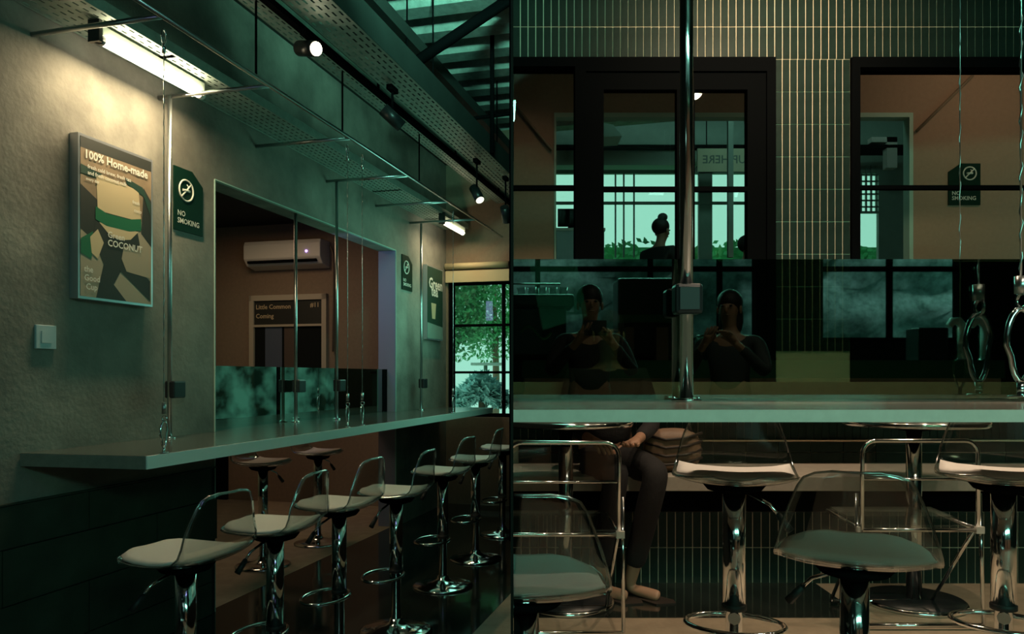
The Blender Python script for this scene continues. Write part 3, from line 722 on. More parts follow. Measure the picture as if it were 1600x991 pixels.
# green glass screen in the opening
gs = thing('glass_screen', 'low green glass screen standing on the left counter in the opening', 'screen', (0,0,0), 0, None, LM)
GO = 2.93
box((S1+.01, GO, CZ), (L(606, 0, GO).x, GO+.008, 1.443)).build('pane', 'green', gs)
box((L(598, 0, GO).x, GO-.006, CZ), (L(606, 0, GO).x, GO+.014, 1.443)).build('end_post', 'black', gs)
# poles and their clamps
def pole(px, o, ztop, label, zclamp=1.31, d=-1):
    v = L(px, 0, o); t = thing('steel_pole', label, 'pole', (v.x, o, CZ), 0, 'steel poles on the left counter', LM)
    MB().tube([(0,0,.004),(0,0,ztop-CZ)], .0115, 14).build('tube', 'steel', t)
    MB().lathe([(.03,0),(.03,.005),(.016,.012)], n=18).build('flange', 'chrome', t)
    if zclamp:
        c = box((-.01, -.035, zclamp-CZ-.045), (.085, .025, zclamp-CZ+.045)).build('clamp', 'blackplastic', t, bevel=.008)
    return t
pole(265, 2.76, 2.845, 'near steel pole by the poster, with black clamp')
pole(462, 2.88, ZT, 'thin steel pole inside the opening, left of the air conditioner light', 1.31)
pole(526, 2.76, 2.845, 'steel pole before the right half of the opening, with black clamp')
pole(658, 2.74, 2.845, 'far steel pole between the far sign and far poster')
# overhead frame of tubes
fr = thing('ceiling_frame', 'steel tube frame hung over the left counter', 'frame', (0,0,0), 0, None, LM)
ZF = 2.85; OP = 2.185
MB().tube([(LD(225,0,3.0).x-.05, OP, ZF), (SE-.1, OP, ZF)], .011, 12).build('front_rail', 'steel', fr)
for px in (50, 248, 400, 510, 587, 640):
    x = L(px).x; MB().tube([(x, WO, ZF-.002), (x, OP, ZF-.002)], .011, 12).build('bracket', 'steel', fr)
for px in (400, 535, 655): 
    x = L(px, 0, OP).x
    MB().tube([(x, OP, ZF), (x, OP, 3.67)], .006, 8).build('hanger', 'black', fr)
# hanging cables with carabiners
def wire(pts_fn, z0, z1, r=.004, n=36):
    return [pts_fn(z0+(z1-z0)*k/n) for k in range(n+1)]
def cable(px, o, label, frame, zt_, zb_, pt=None, sc=1, group='cables over the left counter'):
    v = pt if pt is not None else L(px, 0, o)
    t = thing('hanging_cable', label, 'cable', (v.x, v.y, zb_), 0, group, frame)
    h = zt_-zb_; hc = .145*sc
    MB().tube([(0,0,hc+.06),(0,0,h-.10)], .0017*sc, 6).build('wire', 'steel', t)
    MB().tube([(.0025*sc*math.cos(k*2.4),.0025*sc*math.sin(k*2.4),hc+.06+(h-.16-hc)*k/60) for k in range(61)], .0012*sc, 5).build('strand', 'steel', t)
    MB().tube([(0,0,hc+.02),(0,0,hc+.07)], .009*sc, 10).build('ferrule', 'steel', t)
    ring = [(.022*sc*math.cos(a)*(1.0 if math.sin(a) > 0 else .72), 0, .078*sc+.055*sc*math.sin(a)) for a in [2*PI*k/20 for k in range(20)]]
    MB().tube(ring, .0045*sc, 8, closed=True).build('carabiner', 'chrome', t)
    ring = [(.003, .012*sc*math.cos(a), hc+.012*sc*math.sin(a)) for a in [2*PI*k/14 for k in range(14)]]
    MB().tube(ring, .003*sc, 6, closed=True).build('link', 'chrome', t)
    MB().tube([(0,0,.0),(0,0,.022*sc)], .006*sc, 8).lathe([(.018*sc,0),(.018*sc,.004)], n=14).build('eye_bolt', 'chrome', t)
    MB().tube([(.014*math.cos(a), 0, h-.03+.03*math.sin(a)) for a in [2*PI*k/14 for k in range(14)]], .0035, 6, closed=True).tube([(0,0,h-.10),(0,0,h-.05)], .008, 8).build('top_shackle', 'chrome', t)
    return t
for px, lab in ((256, 'nearest hanging cable with carabiner by the near pole'), (543, 'left one of the two close hanging cables at mid counter'), (566, 'right one of the two close hanging cables at mid counter'), (708, 'hanging cable at the left edge of the far window'), (784, 'farthest hanging cable before the far window')):
    cable(px, OP+.08, lab, LM, ZF, CZ, sc=1.0)
# ================================================================== LEFT fittings
# cable trays
ta = perforated(L(30,0,2.7).x, SE-.1, 2.556, 2.835, 2.952, .055, .030, 7, .009, .05)
tr = thing('cable_tray', 'perforated steel cable tray above the tube lights along the wall', 'cable tray', (0,0,0), 0, 'perforated cable trays', LM)
ta.build('tray', 'tray', tr)
tr2 = thing('cable_tray', 'wide perforated cable tray high over the room', 'cable tray', (0,0,0), 0, 'perforated cable trays', LM)
perforated(2.4, SE-.02, 1.80, 2.03, 3.20, .075, .045, 6, .011, .10).build('tray', 'tray', tr2)
box((2.4, 1.795, 3.20), (SE-.02, 1.800, 3.36)).build('side', 'dark', tr2)
tr3 = thing('cable_tray', 'narrow perforated cable tray beside the spotlight track', 'cable tray', (0,0,0), 0, 'perforated cable trays', LM)
perforated(2.2, SE-.02, 2.13, 2.26, 3.22, .06, .035, 4, .010, .06).build('tray', 'tray', tr3)
for t_, o_, zz in ((tr2, 1.9, 3.22), (tr3, 2.2, 3.24)):
    for s_ in (3.4, 5.0, 6.6): MB().tube([(s_, o_, zz-.02), (s_, o_, 3.70 if o_ > 2.02 else 4.02)], .006, 6).build('hanger', 'black', t_)
for s_ in (3.2, 4.6, 6.0, 7.2): box((s_, 2.57, 2.952), (s_+.03, WO, 2.97)).build('wall_bracket', 'black', tr)
tk = thing('light_track', 'black spotlight track between the cable trays', 'light track', (0,0,0), 0, None, LM)
box((2.3, 2.065, 3.17), (SE-.05, 2.105, 3.20)).build('rail', 'black', tk)
for s_ in (3.0, 4.5, 6.0, 7.3): box((s_, 2.08, 3.2), (s_+.02, 2.09, 3.68)).build('hanger', 'black', tk)
# tube lights
def tube_light(p0, p1, label, power):
    t = thing('tube_light', label, 'light', (0,0,0), 0, 'tube lights on the left wall tray', LM)
    p0 = Vector(p0); p1 = Vector(p1); d = (p1-p0).normalized()
    MB().tube([p0, p1], .019, 12).build('tube', 'tube', t)
    box((p0.x-.02, p0.y-.022, p0.z+.018), (p1.x+.02, p1.y+.022, (p0.z+p1.z)/2+.06)).build('batten', 'tray', t)
    MB().tube([p0-d*.035, p0], .023, 12).build('cap', 'blackplastic', t); MB().tube([p1, p1+d*.03], .023, 12).build('cap', 'white', t)
    box((p0.x-.05, p0.y-.03, p0.z-.02), (p0.x-.03, p0.y+.03, 2.96)).build('bracket', 'blackplastic', t)
    area('tube_glow_side', LM @ ((p0+p1)/2-Vector((0,.035,0))), LM.to_3x3() @ Vector((0,-1,1.2)), (p1-p0).length, .02, power*.22, (1.0,.85,.55)).rotation_euler = (Matrix.Rotation(TH, 3, 'Z') @ Matrix.Rotation(math.radians(145), 3, 'X')).to_euler()
    c = LM @ ((p0+p1)/2-Vector((0, 0, .03)))
    l = area('tube_glow', c, (0,0,-1), (p1-p0).length, .04, power, (1.0, .80, .48)); l.rotation_euler = (0, 0, TH)
    return t
tube_light((2.84, 2.65, 2.875), (3.50, 2.65, 2.875), 'bright tube light above the near poster', 19)
tube_light((7.02, 2.56, 2.87), (7.60, 2.56, 2.87), 'small bright tube light near the far window', 5)
# spotlights
def spotlight(p, d, ang_dir, label, lens, power=0, r=.040, ln=.15):
    w_ = LD(*p, d); t = thing('spotlight', label, 'spotlight', tuple(w_), 0, 'ceiling spotlights', LM)
    dd = (LM.to_3x3().inverted() @ Vector(ang_dir)).normalized()
    MB().tube([-dd*ln*.5, dd*ln*.5], r, 18).build('can', 'blackplastic', t)
    MB().tube([dd*ln*.5, dd*(ln*.5+.003)], r*.86, 18).build('lens', lens, t)
    MB().tube([(0,0,r*.8),(0,0,3.17-w_.z)], .008, 8).build('stem', 'black', t)
    box((-.05,-.018,3.14-w_.z),(.05,.018,3.171-w_.z)).build('adapter', 'black', t)
    if power:
        s0 = LM @ (w_+dd*(ln*.5+.02)); s1 = LM @ (w_+dd*2); spot('spot_beam', s0, s1, power, (1,.82,.55), 70, .7, .03)
    return t
def camdir(px, py, d, tw):  # direction from there towards the lens, blended
    return tw
p1_ = LD(490, 78, 3.95); toc = (LM.inverted() @ Vector((0,0,H)))-p1_
spotlight((481, 76), 4.0, (.72, -.62, -.28), 'lit spotlight facing the camera high on the left', 'bulb', 8)
spotlight((613, 184), 4.75, (.72, .30, -.62), 'unlit black spotlight at the middle of the tray', 'blackplastic')
spotlight((745, 303), 6.35, (.35, -.45, -.75), 'third black spotlight with a faintly lit lens', 'lens', 2)
spotlight((790, 335), 6.9, (.1, .45, -.5), 'last black spotlight cut by the edge of the left room', 'blackplastic')
# roof truss
ts = thing('roof_truss', 'black steel roof truss over the left room', 'truss', (0,0,0))
pa, pb_ = P(640, 104, 5.3), P(797, -2, 5.3)
MB().tube([pa, pb_], .038, 10).build('diagonal', 'black', ts)
MB().tube([P(769, 20, 6.0), P(769, 240, 6.0)], .017, 8).build('post', 'black', ts)
MB().tube([P(700, 190, 6.2), P(796, 178, 6.2)], .016, 8).build('tie', 'black', ts)
MB().tube([P(636, 0, 5.2), P(636, 95, 5.2)], .006, 6).build('rod', 'black', ts)
MB().tube([P(574, 0, 4.9), P(574, 40, 4.9)], .03, 8).build('strut', 'black', ts)
# poster
def lbox(t, x0, x1, z0, z1, y0, y1, name, m, **k): return box((x0,y0,z0),(x1,y1,z1)).build(name, m, t, **k)
a = L(122, 466, 2.793); c = L(238.5, 250, 2.793)
pw, phh = c.x-a.x, 0.752; zp = 1.734
po = thing('poster_frame', 'framed homemade drinks poster lit by the near tube light', 'poster', (a.x, 2.793, zp), 0, None, LM)
lbox(po, 0, pw, 0, phh, 0, .048, 'case', 'silver')
lbox(po, .012, pw-.012, .012, phh-.012, -.0015, 0, 'print', 'print_tan')
def flat(pts, m, lay, name='artwork', parent=po, w=None, h=None):
    w = w or pw; h = h or phh
    return MB().prism([(.012+(w-.024)*x, -.0015-.0003*lay, .012+(h-.024)*z) for x, z in pts], (0, .0002, 0)).build(name, m, parent)
flat([(0,.93),(1,.93),(1,1),(0,1)], 'print_dark', 1)
flat([(0,0),(.42,0),(.25,.42),(0,.52)], 'print_beige', 1)
flat([(1,0),(1,.62),(.82,.55),(.42,.18),(.42,0)], 'print_beige', 1)
flat([(0,.70),(.30,.60),(.35,.3),(0,.42)], 'print_dark', 2)
flat([(.22,.62),(.76,.55),(.82,.40),(.60,.25),(.44,.1),(.62,.0),(.2,0),(.30,.22),(.16,.38)], 'print_dark', 3)
flat([(.52,.20),(.98,.02),(.98,.16),(.64,.30)], 'print_dark', 4)
flat([(.88,.8),(1,.72),(1,.40),(.84,.48),(.86,.62)], 'print_dark', 2)
flat([(.0,.27),(.0,.36),(.16,.42),(.14,.24)], 'print_green', 5)
flat([(.14,.28),(.12,.38),(.22,.44),(.30,.36),(.22,.25)], 'print_cream', 6)
flat([(.20,.80),(.80,.77),(.84,.56),(.22,.56)], 'print_cream', 4)
flat([(.19,.585),(.19,.50),(.34,.475),(.66,.475),(.84,.50),(.84,.58),(.66,.555),(.34,.555)], 'print_green', 6)
flat([(.24,.487),(.80,.487),(.68,.42),(.52,.40),(.38,.42)], 'print_cream', 5)
flat([(0,.825),(.28,.80),(.18,.765),(0,.77)], 'print_deep', 5)
flat([(.60,.83),(.86,.80),(.99,.70),(.98,.62),(.88,.74),(.62,.795)], 'print_deep', 5)
flat([(.58,.36),(.70,.38),(.98,.18),(.62,.20),(.55,.28)], 'print_beige', 6)
for s_, sz, x, z, bo in (('100% Home-made', .054, .03, phh-.105, .0012), ('fresh cold brew, fresh tea', .026, .05, phh-.15, .0003), ('and fresh coconut milk', .026, .05, phh-.178, .0003), ('every day', .020, .04, phh-.206, .0003), ('Green', .042, .17, .305, .0006), ('COCONUT', .044, .17, .265, .0008), ('the', .040, .03, .125, .0004), ('Good', .040, .03, .085, .0004), ('Cup', .040, .04, .045, .0004), ('fresh', .024, .33, .50, .0003), ('coco', .026, .34, .46, .0003)):
    text_mb(s_, sz, (x, -.0042, z), (1,0,0), (0,0,1), (0,-1,0), bold=bo).build('lettering', 'print_white', po)
# signs on left wall
a = L(272, 362); c = L(315, 290)
smoke_sign(((L(270,0).x, WO-.009, L(315,370).z), 0), L(315,0).x-L(270,0).x, L(270,258).z-L(315,370).z, 'dark green no smoking sign right of the near pole', LM, True)
smoke_sign(((L(627,0).x, WO-.009, L(627,452).z), 0), L(643,0).x-L(627,0).x, L(627,397).z-L(627,452).z, 'small dark no smoking sign beside the opening, far end', LM, True)
# far poster
a = L(667, 530, 2.80); c = L(692, 420, 2.80); w_, h_ = c.x-a.x, L(667,413,2.80).z-a.z
pf = thing('poster_frame', 'tall green framed poster near the far window', 'poster', (a.x, 2.80, a.z), 0, None, LM)
lbox(pf, 0, w_, 0, h_, 0, .04, 'case', 'silver'); lbox(pf, .012, w_-.012, .012, h_-.012, -.0015, 0, 'print', 'print_deep')
flat([(.30,.28),(.50,.28),(.56,.50),(.24,.50)], 'print_cream', 1, 'artwork', pf, w_, h_); flat([(0,.0),(1,.0),(1,.18),(0,.22)], 'bulk', 1, 'artwork', pf, w_, h_)
text_mb('Green', .15, (.05, -.003, h_*.70), (1,0,0), (0,0,1), (0,-1,0), bold=.004).build('lettering', 'print_white', pf)
text_mb('tea', .15, (.12, -.003, h_*.60), (1,0,0), (0,0,1), (0,-1,0), bold=.004).build('lettering', 'print_white', pf)
# switch plates
def plate(px0, py0, px1, py1, o, label, m='bluewhite'):
    a = L(px0, py1, o); c = L(px1, py0, o); z1 = L(px0, py0, o).z
    t = thing('switch_plate', label, 'switch', (a.x, o, a.z), 0, None, LM)
    lbox(t, 0, c.x-a.x, 0, z1-a.z, -.012, 0, 'plate', m, bevel=.003); lbox(t, (c.x-a.x)*.25, (c.x-a.x)*.75, (z1-a.z)*.25, (z1-a.z)*.75, -.015, -.012, 'rocker', m)
plate(53, 507, 85, 545, WO, 'pale square switch plate on the plaster wall left of the counter')
plate(277, 906, 289, 940, WO-.02, 'pale small socket low on the dark cladding behind the nearest stool')
# air conditioner on the brown wall
def LB(px, py, s=SB):   # point on plane x=s
    X = (px-800)/F; d = s/(X*D1.x+D1.y); return Vector((s, d*(X*NN.x+NN.y), H+(YH-py)/F*d))
A0, A1 = LB(380, 420, SB-.22), LB(500, 372, SB-.22)
ac = thing('air_conditioner', 'cream wall air conditioner above the framed window', 'air conditioner', (SB, A1.y, A0.z), 0, None, LM)
wa, ha = A0.y-A1.y, LB(380,378,SB-.22).z-A0.z
MB().prism([(0,0,ha), (-.20,0,ha), (-.22,0,ha*.85), (-.22,0,ha*.35), (-.16,0,.03), (0,0,0)], (0, wa, 0)).build('case', 'white', ac, bevel=.01)
box((-.222, .05, ha*.18), (-.16, wa-.05, ha*.27)).build('vent', 'black', ac)
MB().ball((-.222, .16, ha*.55), .014).build('indicator', 'led', ac)
b = MB().tube([(-.03, -.02, ha*.8), (-.03, -.05, ha*.5), (-.03, -.05, -.9)], .012, 8); b.build('pipe', 'brown', ac)
# framed window with board
B0, B1 = LB(393, 640), LB(513, 459)
fw, fh = B0.y-B1.y, LB(393, 463).z-B0.z
wd = thing('framed_window', 'cream framed window with a dark notice board on the brown wall', 'window', (SB, B1.y, B0.z), 0, None, LM)
MB().box((-.05,0,0),(0,.055,fh)).box((-.05,fw-.055,0),(0,fw,fh)).box((-.05,0,fh-.06),(0,fw,fh)).box((-.05,0,0),(0,fw,.05)).build('frame', 'offwhite', wd)
zb1 = LB(400, 510).z-B0.z
box((-.05, .055, zb1-.012), (0, fw-.055, zb1+.012)).build('rail', 'offwhite', wd)
box((-.03, .055, zb1+.012), (-.01, fw-.055, fh-.06)).build('notice_board', 'print_dark', wd)
box((-.02, .055, .05), (-.014, fw-.055, zb1-.012)).build('pane', 'darkwall', wd)
box((-.026, fw*.58, .05), (-.021, fw*.80, zb1-.012)).build('blind', mat('blue grey blind', (.07,.09,.13), .6), wd)
box((-.026, fw*.40, .05), (-.021, fw*.55, zb1-.012)).build('blind', mat('brown curtain', (.08,.055,.04), .7), wd)
for s_, sz, y, z in (('Little Common', .070, fw-.075, fh-.15), ('Coming', .070, fw-.075, fh-.25), ('#11', .070, .20, fh-.14)):
    text_mb(s_, sz, (-.031, y, z), (0,-1,0), (0,0,1), (-1,0,0), bold=.001).build('lettering', 'print_cream', wd)
# black strip / jamb
struct(box((SB-.04, LB(357, 0).y, 0), (SB, LB(330, 0).y+.1, .9)).build('trim_6', 'black', frame=LM), 'black door edge low on the brown wall')
struct(box((S2-.004, WO+.002, .0), (S2, WO+WT-.002, ZT-.002)).build('trim_7', mat('violet lit reveal', (.30,.27,.36), .6), frame=LM), 'violet lit reveal at the right side of the opening')  # the violet light on the jamb is put into this colour
struct(box((S2-.25, WO+WT+.0, .0), (S2+.3, WO+WT+.02, .98)).build('trim_8', 'darkwall', frame=LM), 'dark panel below the counter at the opening end') if 0 else None
area('violet_lamp', LM @ Vector((S2-1.0, WO+.35, 2.3)), (LM.to_3x3() @ Vector((1, -.25, -.5))), .3, .3, 1.5, VIOLET)
area('back_room_lamp', LM @ Vector((6.1, 4.3, 2.98)), (0, 0, -1), .7, .7, 12, (1, .70, .42))
area('violet_fill', LM @ Vector((1.0, .6, 2.4)), (LM.to_3x3() @ Vector((.5, .8, -1))), .5, .5, 1.5, VIOLET)  # added violet fill for the near seats, no window there
# ---- outside the far left window
gy = box((-3.5, 9.0, -.3), (-.01, 30, -.2)).build('ground_far', 'pave', frame=RM); struct(gy, 'bright paving outside the far left window')
def foliage(name, c, rad, n, label, leaf=.06, m='leaf', drop=0):
    t = thing(name, label, 'tree', (c[0], c[1], -.2))
    b = MB()
    for i in range(n):
        u = Vector((random.gauss(0,1), random.gauss(0,1), random.gauss(0,1))).normalized()*random.uniform(.5,1)
        p = Vector((u.x*rad[0], u.y*rad[1], u.z*rad[2]+c[2]+.2-drop*abs(u.x)))
        a = Vector((random.uniform(-1,1), random.uniform(-1,1), random.uniform(-1,1))).normalized(); q_ = a.cross(Vector((.3,.5,.8))).normalized()
        b.add([p-a*leaf, p+q_*leaf*.45, p+a*leaf, p-q_*leaf*.45], [(0,1,2,3)])
    tag(b.build('foliage', m, t), kind='stuff')
    MB().tube([(0,0,0),(.03,0,c[2]*.5),(0,0,c[2]+.2)], [.09,.07,.04], 8).build('trunk', 'cardboard', t)
    return t
tag(box((-2.5, 10.2, 2.62), (-.01, 10.3, 2.95)).build('awning', 'bulk', frame=RM), 'dull teal awning strip outside the far window top', 'awning')
foliage('tree', (-1.15, 13.5, 2.75), (.85,.6,1.2), 4500, 'leafy green tree outside the far window, left')
foliage('tree', (-.35, 15.5, 3.1), (.9,.5,1.5), 5000, 'leafy green tree outside the far window, right')
foliage('palm_shrub', (-.45, 11.2, 1.25), (.42,.3,.2), 1500, 'drooping teal shrub low outside the far window', .10, 'rock', .25)
pt = thing('parasol', 'white patio table top and post outside the far window', 'table', (-.42, 12.2, -.2))
box((-.22,-.3,1.75),(.3,.3,1.79)).build('top', 'pave', pt); MB().tube([(0,0,0),(0,0,1.75)], .03, 8).build('post', 'bulk', pt)
tag(pt, None, 'table'); pt.name = 'patio_table'
# ================================================================== RIGHT counter, glass, pole
RZ = 1.309; CF, CB = 1.636, 2.40; XE = 2.35
rc = thing('bar_counter', 'pale edged bar counter crossing the right room', 'counter', (0,0,0))
box((.003, CF+.006, RZ-.027), (XE, CB, RZ)).build('top', 'counter', rc)
box((.003, CF, RZ-.027), (XE, CF+.006, RZ-.001)).build('front_edge', 'lip', rc)
for x in (.9, 2.2): box((x, 2.30, RZ-.06), (x+.02, 2.36, RZ-.027)).build('bracket', 'black', rc)
GD = 2.30
rg = thing('glass_screen', 'wide green glass screen standing on the right counter', 'screen', (0,0,0))
box((.003, GD, RZ), (XE-.02, GD+.008, P(0,405,GD).z)).build('pane', 'green', rg)
pp = P(1072.5, 0, 2.245)
rp = thing('steel_pole', 'thick chrome pole through the right counter, black clamp on it', 'pole', (pp.x, 2.245, RZ))
MB().tube([(0,0,.003),(0,0,3.75-RZ)], .0195, 24).build('tube', 'chrome', rp)
MB().lathe([(.045,0),(.045,.004),(.022,.008)], n=20).build('flange', 'chrome', rp)
for s_ in (-1, 1): MB().lathe([(.006,.004),(.006,.012)], (s_*.036,0,0), 8).build('bolt', 'chrome', rp)
zc = P(0, 466, 2.2).z-RZ
box((-.040,-.042,-.044+zc), (.040,.022,.044+zc)).build('clamp', 'blackplastic', rp, bevel=.010)
box((-.030,-.046,-.034+zc), (.030,-.041,.034+zc)).build('clamp_face', mat('slate clamp face', (.010,.014,.018), .55), rp, bevel=.004)
box((-.035,.07,-.048+zc), (.055,.095,.048+zc)).build('clamp_back', 'black', rp, bevel=.008)
# cables
cable(0, 0, 'twisted steel cable with carabiner at the right picture edge', RM, 3.7, RZ+.012, Vector((P(1595.5,0,2.2).x, 2.2, 0)), 1.9, 'cables over the right counter')
cable(0, 0, 'thin cable with dark carabiner behind the green glass', RM, 3.7, RZ+.012, Vector((P(1500,0,2.36).x, 2.36, 0)), .95, 'cables over the right counter')
# ================================================================== bench
be = thing('tiled_bench', 'long built in bench with green tiled base and stone seat', 'bench', (0,0,0))
BZ = FR+BT
zft = H-(768-YH)/F*4.0
box((.003, 4.0, zft), (XR+.5, DW-.02, BZ)).build('seat', 'ledge', be, bevel=.004)
box((.003, 4.158, FR), (XR+.5, DW-.03, zft)).build('base', 'grout', be)
zbt = FR+2*.1943
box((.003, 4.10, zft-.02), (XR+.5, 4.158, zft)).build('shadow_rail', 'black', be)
box((.003, 4.150, zbt), (XR+.5, 4.159, zft-.02)).build('shade_panel', 'black', be)  # black strip put in for the shade under the seat overhang
for j in range(2):
    for i in range(61):
        x = .005+i*TP
        piece('tile', tile_me, None, be, (x+.0021, 4.150, FR+j*.1948+.0021))
# backrest: a row of finger tiles, trim, two rows of tiles laid flat
hz = .1948; tile2 = box((0,0,0), (hz-.0042, .008, .0600)).mesh('tile'); tile2.materials.append(M['tile'])
zt0 = BZ+.004
for j in range(2):
    for i in range(17): piece('tile', tile2, None, be, (.01+i*hz-(.1 if j else 0)*0+.03, DW-.016, zt0+j*.0645))
box((.003, DW-.03, zt0+.129), (XR+.5, DW-.008, zt0+.137)).build('trim_rail', 'grout', be)
bt = MB()
for i in range(75): bt.box((.005+i*TP+.002, DW-.012, zt0+.140), (.005+(i+1)*TP-.002, DW-.004, min(zt0+.335, z597-.125)))
tag(bt.build('backrest_tiles', 'tile', be), kind='stuff')
# ================================================================== round tables
def round_table(px, label):
    d = 3.79; t = thing('round_table', label, 'table', (P(px,0,d).x, d, FR), 0, 'round tables before the bench')
    MB().lathe([(.237,0),(.240,.010),(.236,.020),(.225,.024)], n=48).build('base', 'chrome', t)
    MB().lathe([(.228,.022),(.228,.0265),(.05,.0275)], n=48).build('base_plate', 'blackplastic', t)
    MB().lathe([(.036,.025),(.036,.86)], n=24).build('column', 'chrome', t)
    zt_ = H-(668-YH)/F*3.46-FR
    MB().lathe([(.325,zt_-.012),(.330,zt_-.006),(.330,zt_+.008),(.325,zt_+.014)], n=56).build('rim', 'chrome', t)
    MB().lathe([(.323,zt_+.010),(.323,zt_+.016)], n=56).build('top', 'counter_dark', t)
    MB().lathe([(.036,.85),(.10,.86),(.10,zt_-.01)], n=24).build('mount', 'black', t)
    return t
round_table(884, 'round chrome rimmed table at the left of the right room')
round_table(1428, 'round chrome rimmed table behind the nearest front stool')
# ================================================================== folding chairs
def fold_chair(px, d, wpx, label, rz=0):
    t = thing('folding_chair', label, 'chair', (P(px,0,d).x, d, FR), rz, 'clear folding chairs')
    w_ = wpx/F*d/2; H1 = .835
    def rr(z0, z1, ya, yb, r=.06, n=6):
        pts = []
        for cx, cz, a0_ in ((w_-r, z1-r, 0), (-w_+r, z1-r, PI/2)):
            for k in range(n+1):
                a = a0_+PI/2*k/n; pts.append((cx+r*math.cos(a), ya, cz+r*math.sin(a)))
        return pts
    top = rr(0, H1, -.02, -.02)
    # back frame: from the seat up, over and down
    MB().tube([(w_, -.02, .44)]+top+[(-w_, -.02, .44)], .0095, 10).build('back_frame', 'chrome', t)
    MB().tube([(-w_, -.02, .665), (w_, -.02, .665)], .006, 8).build('cross_rail', 'chrome', t)
    MB().prism([(-w_+.02, -.022, .675), (w_-.02, -.022, .675), (w_-.02, -.022, H1-.05), (w_-.06, -.022, H1-.018), (-w_+.06, -.022, H1-.018), (-w_+.02, -.022, H1-.05)], (0, .006, 0)).build('backrest', 'clear', t)
    # seat
    MB().tube([(-w_, -.02, .44), (w_, -.02, .44)], .010, 10).tube([(-w_, -.02, .44), (-w_, .36, .46), (w_, .36, .46), (w_, -.02, .44)], .009, 10).build('seat_frame', 'chrome', t)
    MB().prism([(-w_+.01, -.01, .452), (w_-.01, -.01, .452), (w_-.01, .35, .472), (-w_+.01, .35, .472)], (0, 0, .008)).build('seat', 'clear', t)
    for s_ in (-1, 1):
        MB().tube([(s_*(w_+.018), .0, .60), (s_*(w_+.018), -.03, .02)], .0085, 10).build('leg', 'chrome', t)
        MB().tube([(s_*w_, -.02, .47), (s_*(w_-.01), .34, .02)], .0085, 10).build('leg', 'chrome', t)
        box((s_*w_-.012, -.03, .425), (s_*(w_+.024), -.012, .455)).build('hinge', 'white', t)
    MB().tube([(-w_-.018, -.03, .02), (w_+.018, -.03, .02)], .0095, 10).build('foot_rail', 'chrome', t)
    MB().tube([(-w_+.01, .34, .02), (w_-.01, .34, .02)], .0095, 10).build('foot_rail', 'chrome', t)
    return t
fold_chair(880, 3.32, 172, 'chrome folding chair with clear back at the left of the right room')
fold_chair(1434, 3.42, 180, 'chrome folding chair with clear back behind the nearest front stool')
# bag on the bench
bp = P(1056, 716, 4.12)
bag_ = thing('handbag', 'tan handbag with dark stripes on the bench beside the seated person', 'bag', (bp.x, 4.22, BZ))
bm_ = MB()
def lump(b, c, rx, ry, rz_, k=2.6):
    n, m = 22, 12; vs = []
    for i in range(m+1):
        t = PI*i/m
        for j in range(n):
            a = 2*PI*j/n; f = lambda v: math.copysign(abs(v)**(2/k), v)
            vs.append((c[0]+rx*f(math.sin(t))*f(math.cos(a)), c[1]+ry*f(math.sin(t))*f(math.sin(a)), c[2]+rz_*f(math.cos(t))))
    return b.add(vs, [(i*n+j, (i+1)*n+j, (i+1)*n+(j+1)%n, i*n+(j+1)%n) for i in range(m) for j in range(n)], True)
lump(bm_, (0,0,.12), .16, .08, .12).build('body', 'bag', bag_)
for k in range(4):
    z = .05+k*.045
    MB().tube([(-.155, -.04, z+.02), (-.05, -.083, z-.005), (.06, -.083, z+.005), (.155, -.04, z+.03)], .008, 6).build('stripe', 'bagdark', bag_)
MB().tube([(-.1,-.02,.22), (-.06,-.03,.32), (.06,-.03,.32), (.1,-.02,.22)], .010, 8).build('handle', 'bagdark', bag_)
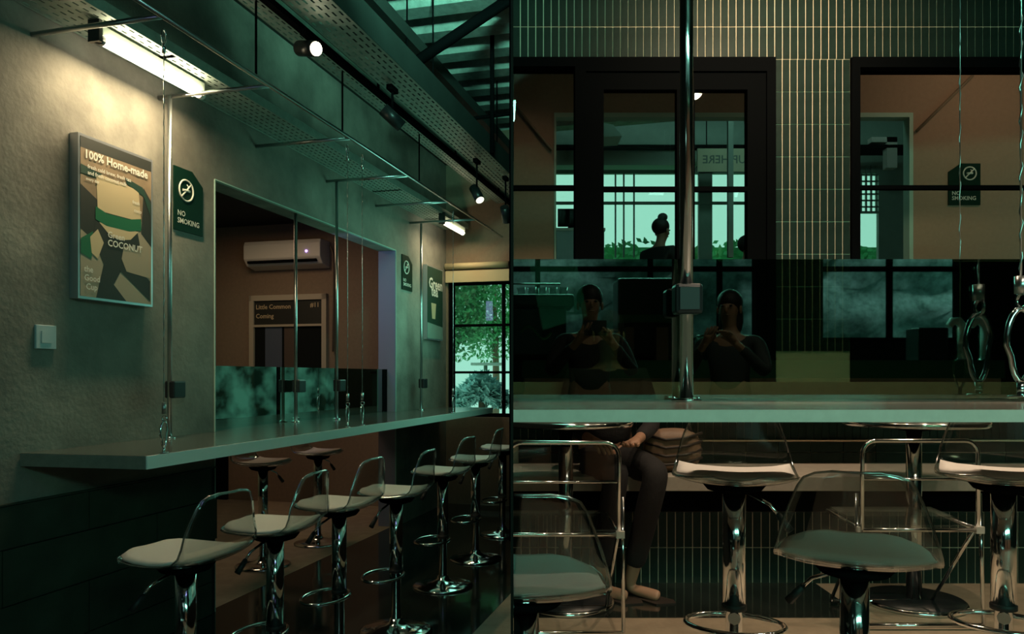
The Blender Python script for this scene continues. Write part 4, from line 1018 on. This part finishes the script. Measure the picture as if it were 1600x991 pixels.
# right room lights
spot('wall_wash', (1.42, 3.3, 3.6), (1.45, 4.62, 3.3), 125, (1,.76,.50), 110, 1, .06)
spot('stool_light_1', (P(1147,0,2.45).x+.15, 3.0, 3.5), (P(1147,0,2.45).x, 2.5, 1.0), 150, (1,.80,.58), 34, .7, .04)
spot('stool_light_2', (P(1568,0,2.45).x+.15, 3.0, 3.5), (P(1568,0,2.45).x, 2.5, 1.0), 150, (1,.80,.58), 34, .7, .04)
for lx in (.5, 1.3, 2.1, 2.9): spot('bench_light', (lx, 3.15, 3.6), (lx, 3.5, 0), 75, (1,.74,.50), 100, .8, .035)
for lx in (1.35, 2.3): spot('front_light', (lx, .5, 3.6), (lx, .9, 0), 60, (1,.80,.60), 110, .8, .04)
area('inner_warm', (3.9, 5.4, 4.3), (.1, .5, -1), .8, .5, 22, (1,.70,.46))
area('inner_warm_left', (.8, 5.4, 4.2), (.2, .5, -1), .8, .4, 13, (1,.70,.46))
area('sign_fill', (2.0, 6.9, 4.35), (.1, .9, -.6), 3.0, .5, 38, (.5,1,.85))  # added teal fill to brighten the pickup sign, no opening there
# ------------------------------------------------------------------ trim what reaches through the dividing panel
def clip_side(root, side):
    bpy.context.view_layer.update(); dg = bpy.context.evaluated_depsgraph_get()
    todo = [o for o in root.children_recursive if o.type == 'MESH']+([root] if root.type == 'MESH' else [])
    jobs = []
    for o in todo:
        me = bpy.data.meshes.new_from_object(o.evaluated_get(dg)); mw = o.matrix_world.copy(); jobs.append((o, me, mw))
    for o, me, mw in jobs:
        bm = bmesh.new(); bm.from_mesh(me); bm.transform(mw)
        g = bm.verts[:]+bm.edges[:]+bm.faces[:]
        bmesh.ops.bisect_plane(bm, geom=g, plane_co=(side*.004, 0, 0), plane_no=(side*-1, 0, 0), clear_outer=True)
        bm.transform(mw.inverted()); bm.to_mesh(me); bm.free()
        o.modifiers.clear(); 
        if len(me.polygons): o.data = me
        else: bpy.data.objects.remove(o)
bpy.context.view_layer.update()
for root in [o for o in list(COL.objects) if o.parent is None and o.type in ('MESH', 'EMPTY')]:
    ms = [o for o in root.children_recursive if o.type == 'MESH']+([root] if root.type == 'MESH' else [])
    if root.get('kind') == 'structure' or root.get('kind') == 'stuff' or not ms: continue
    if any(o.name.startswith('body') for o in ms) and root.name.startswith('person'): continue
    xs = [(o.matrix_world @ Vector(c)) for o in ms for c in o.bound_box]
    lo, hi = min(v.x for v in xs), max(v.x for v in xs); ym = max(v.y for v in xs)
    if lo < 0 < hi and min(v.y for v in xs) > 1.1: clip_side(root, 1 if hi > -lo else -1)
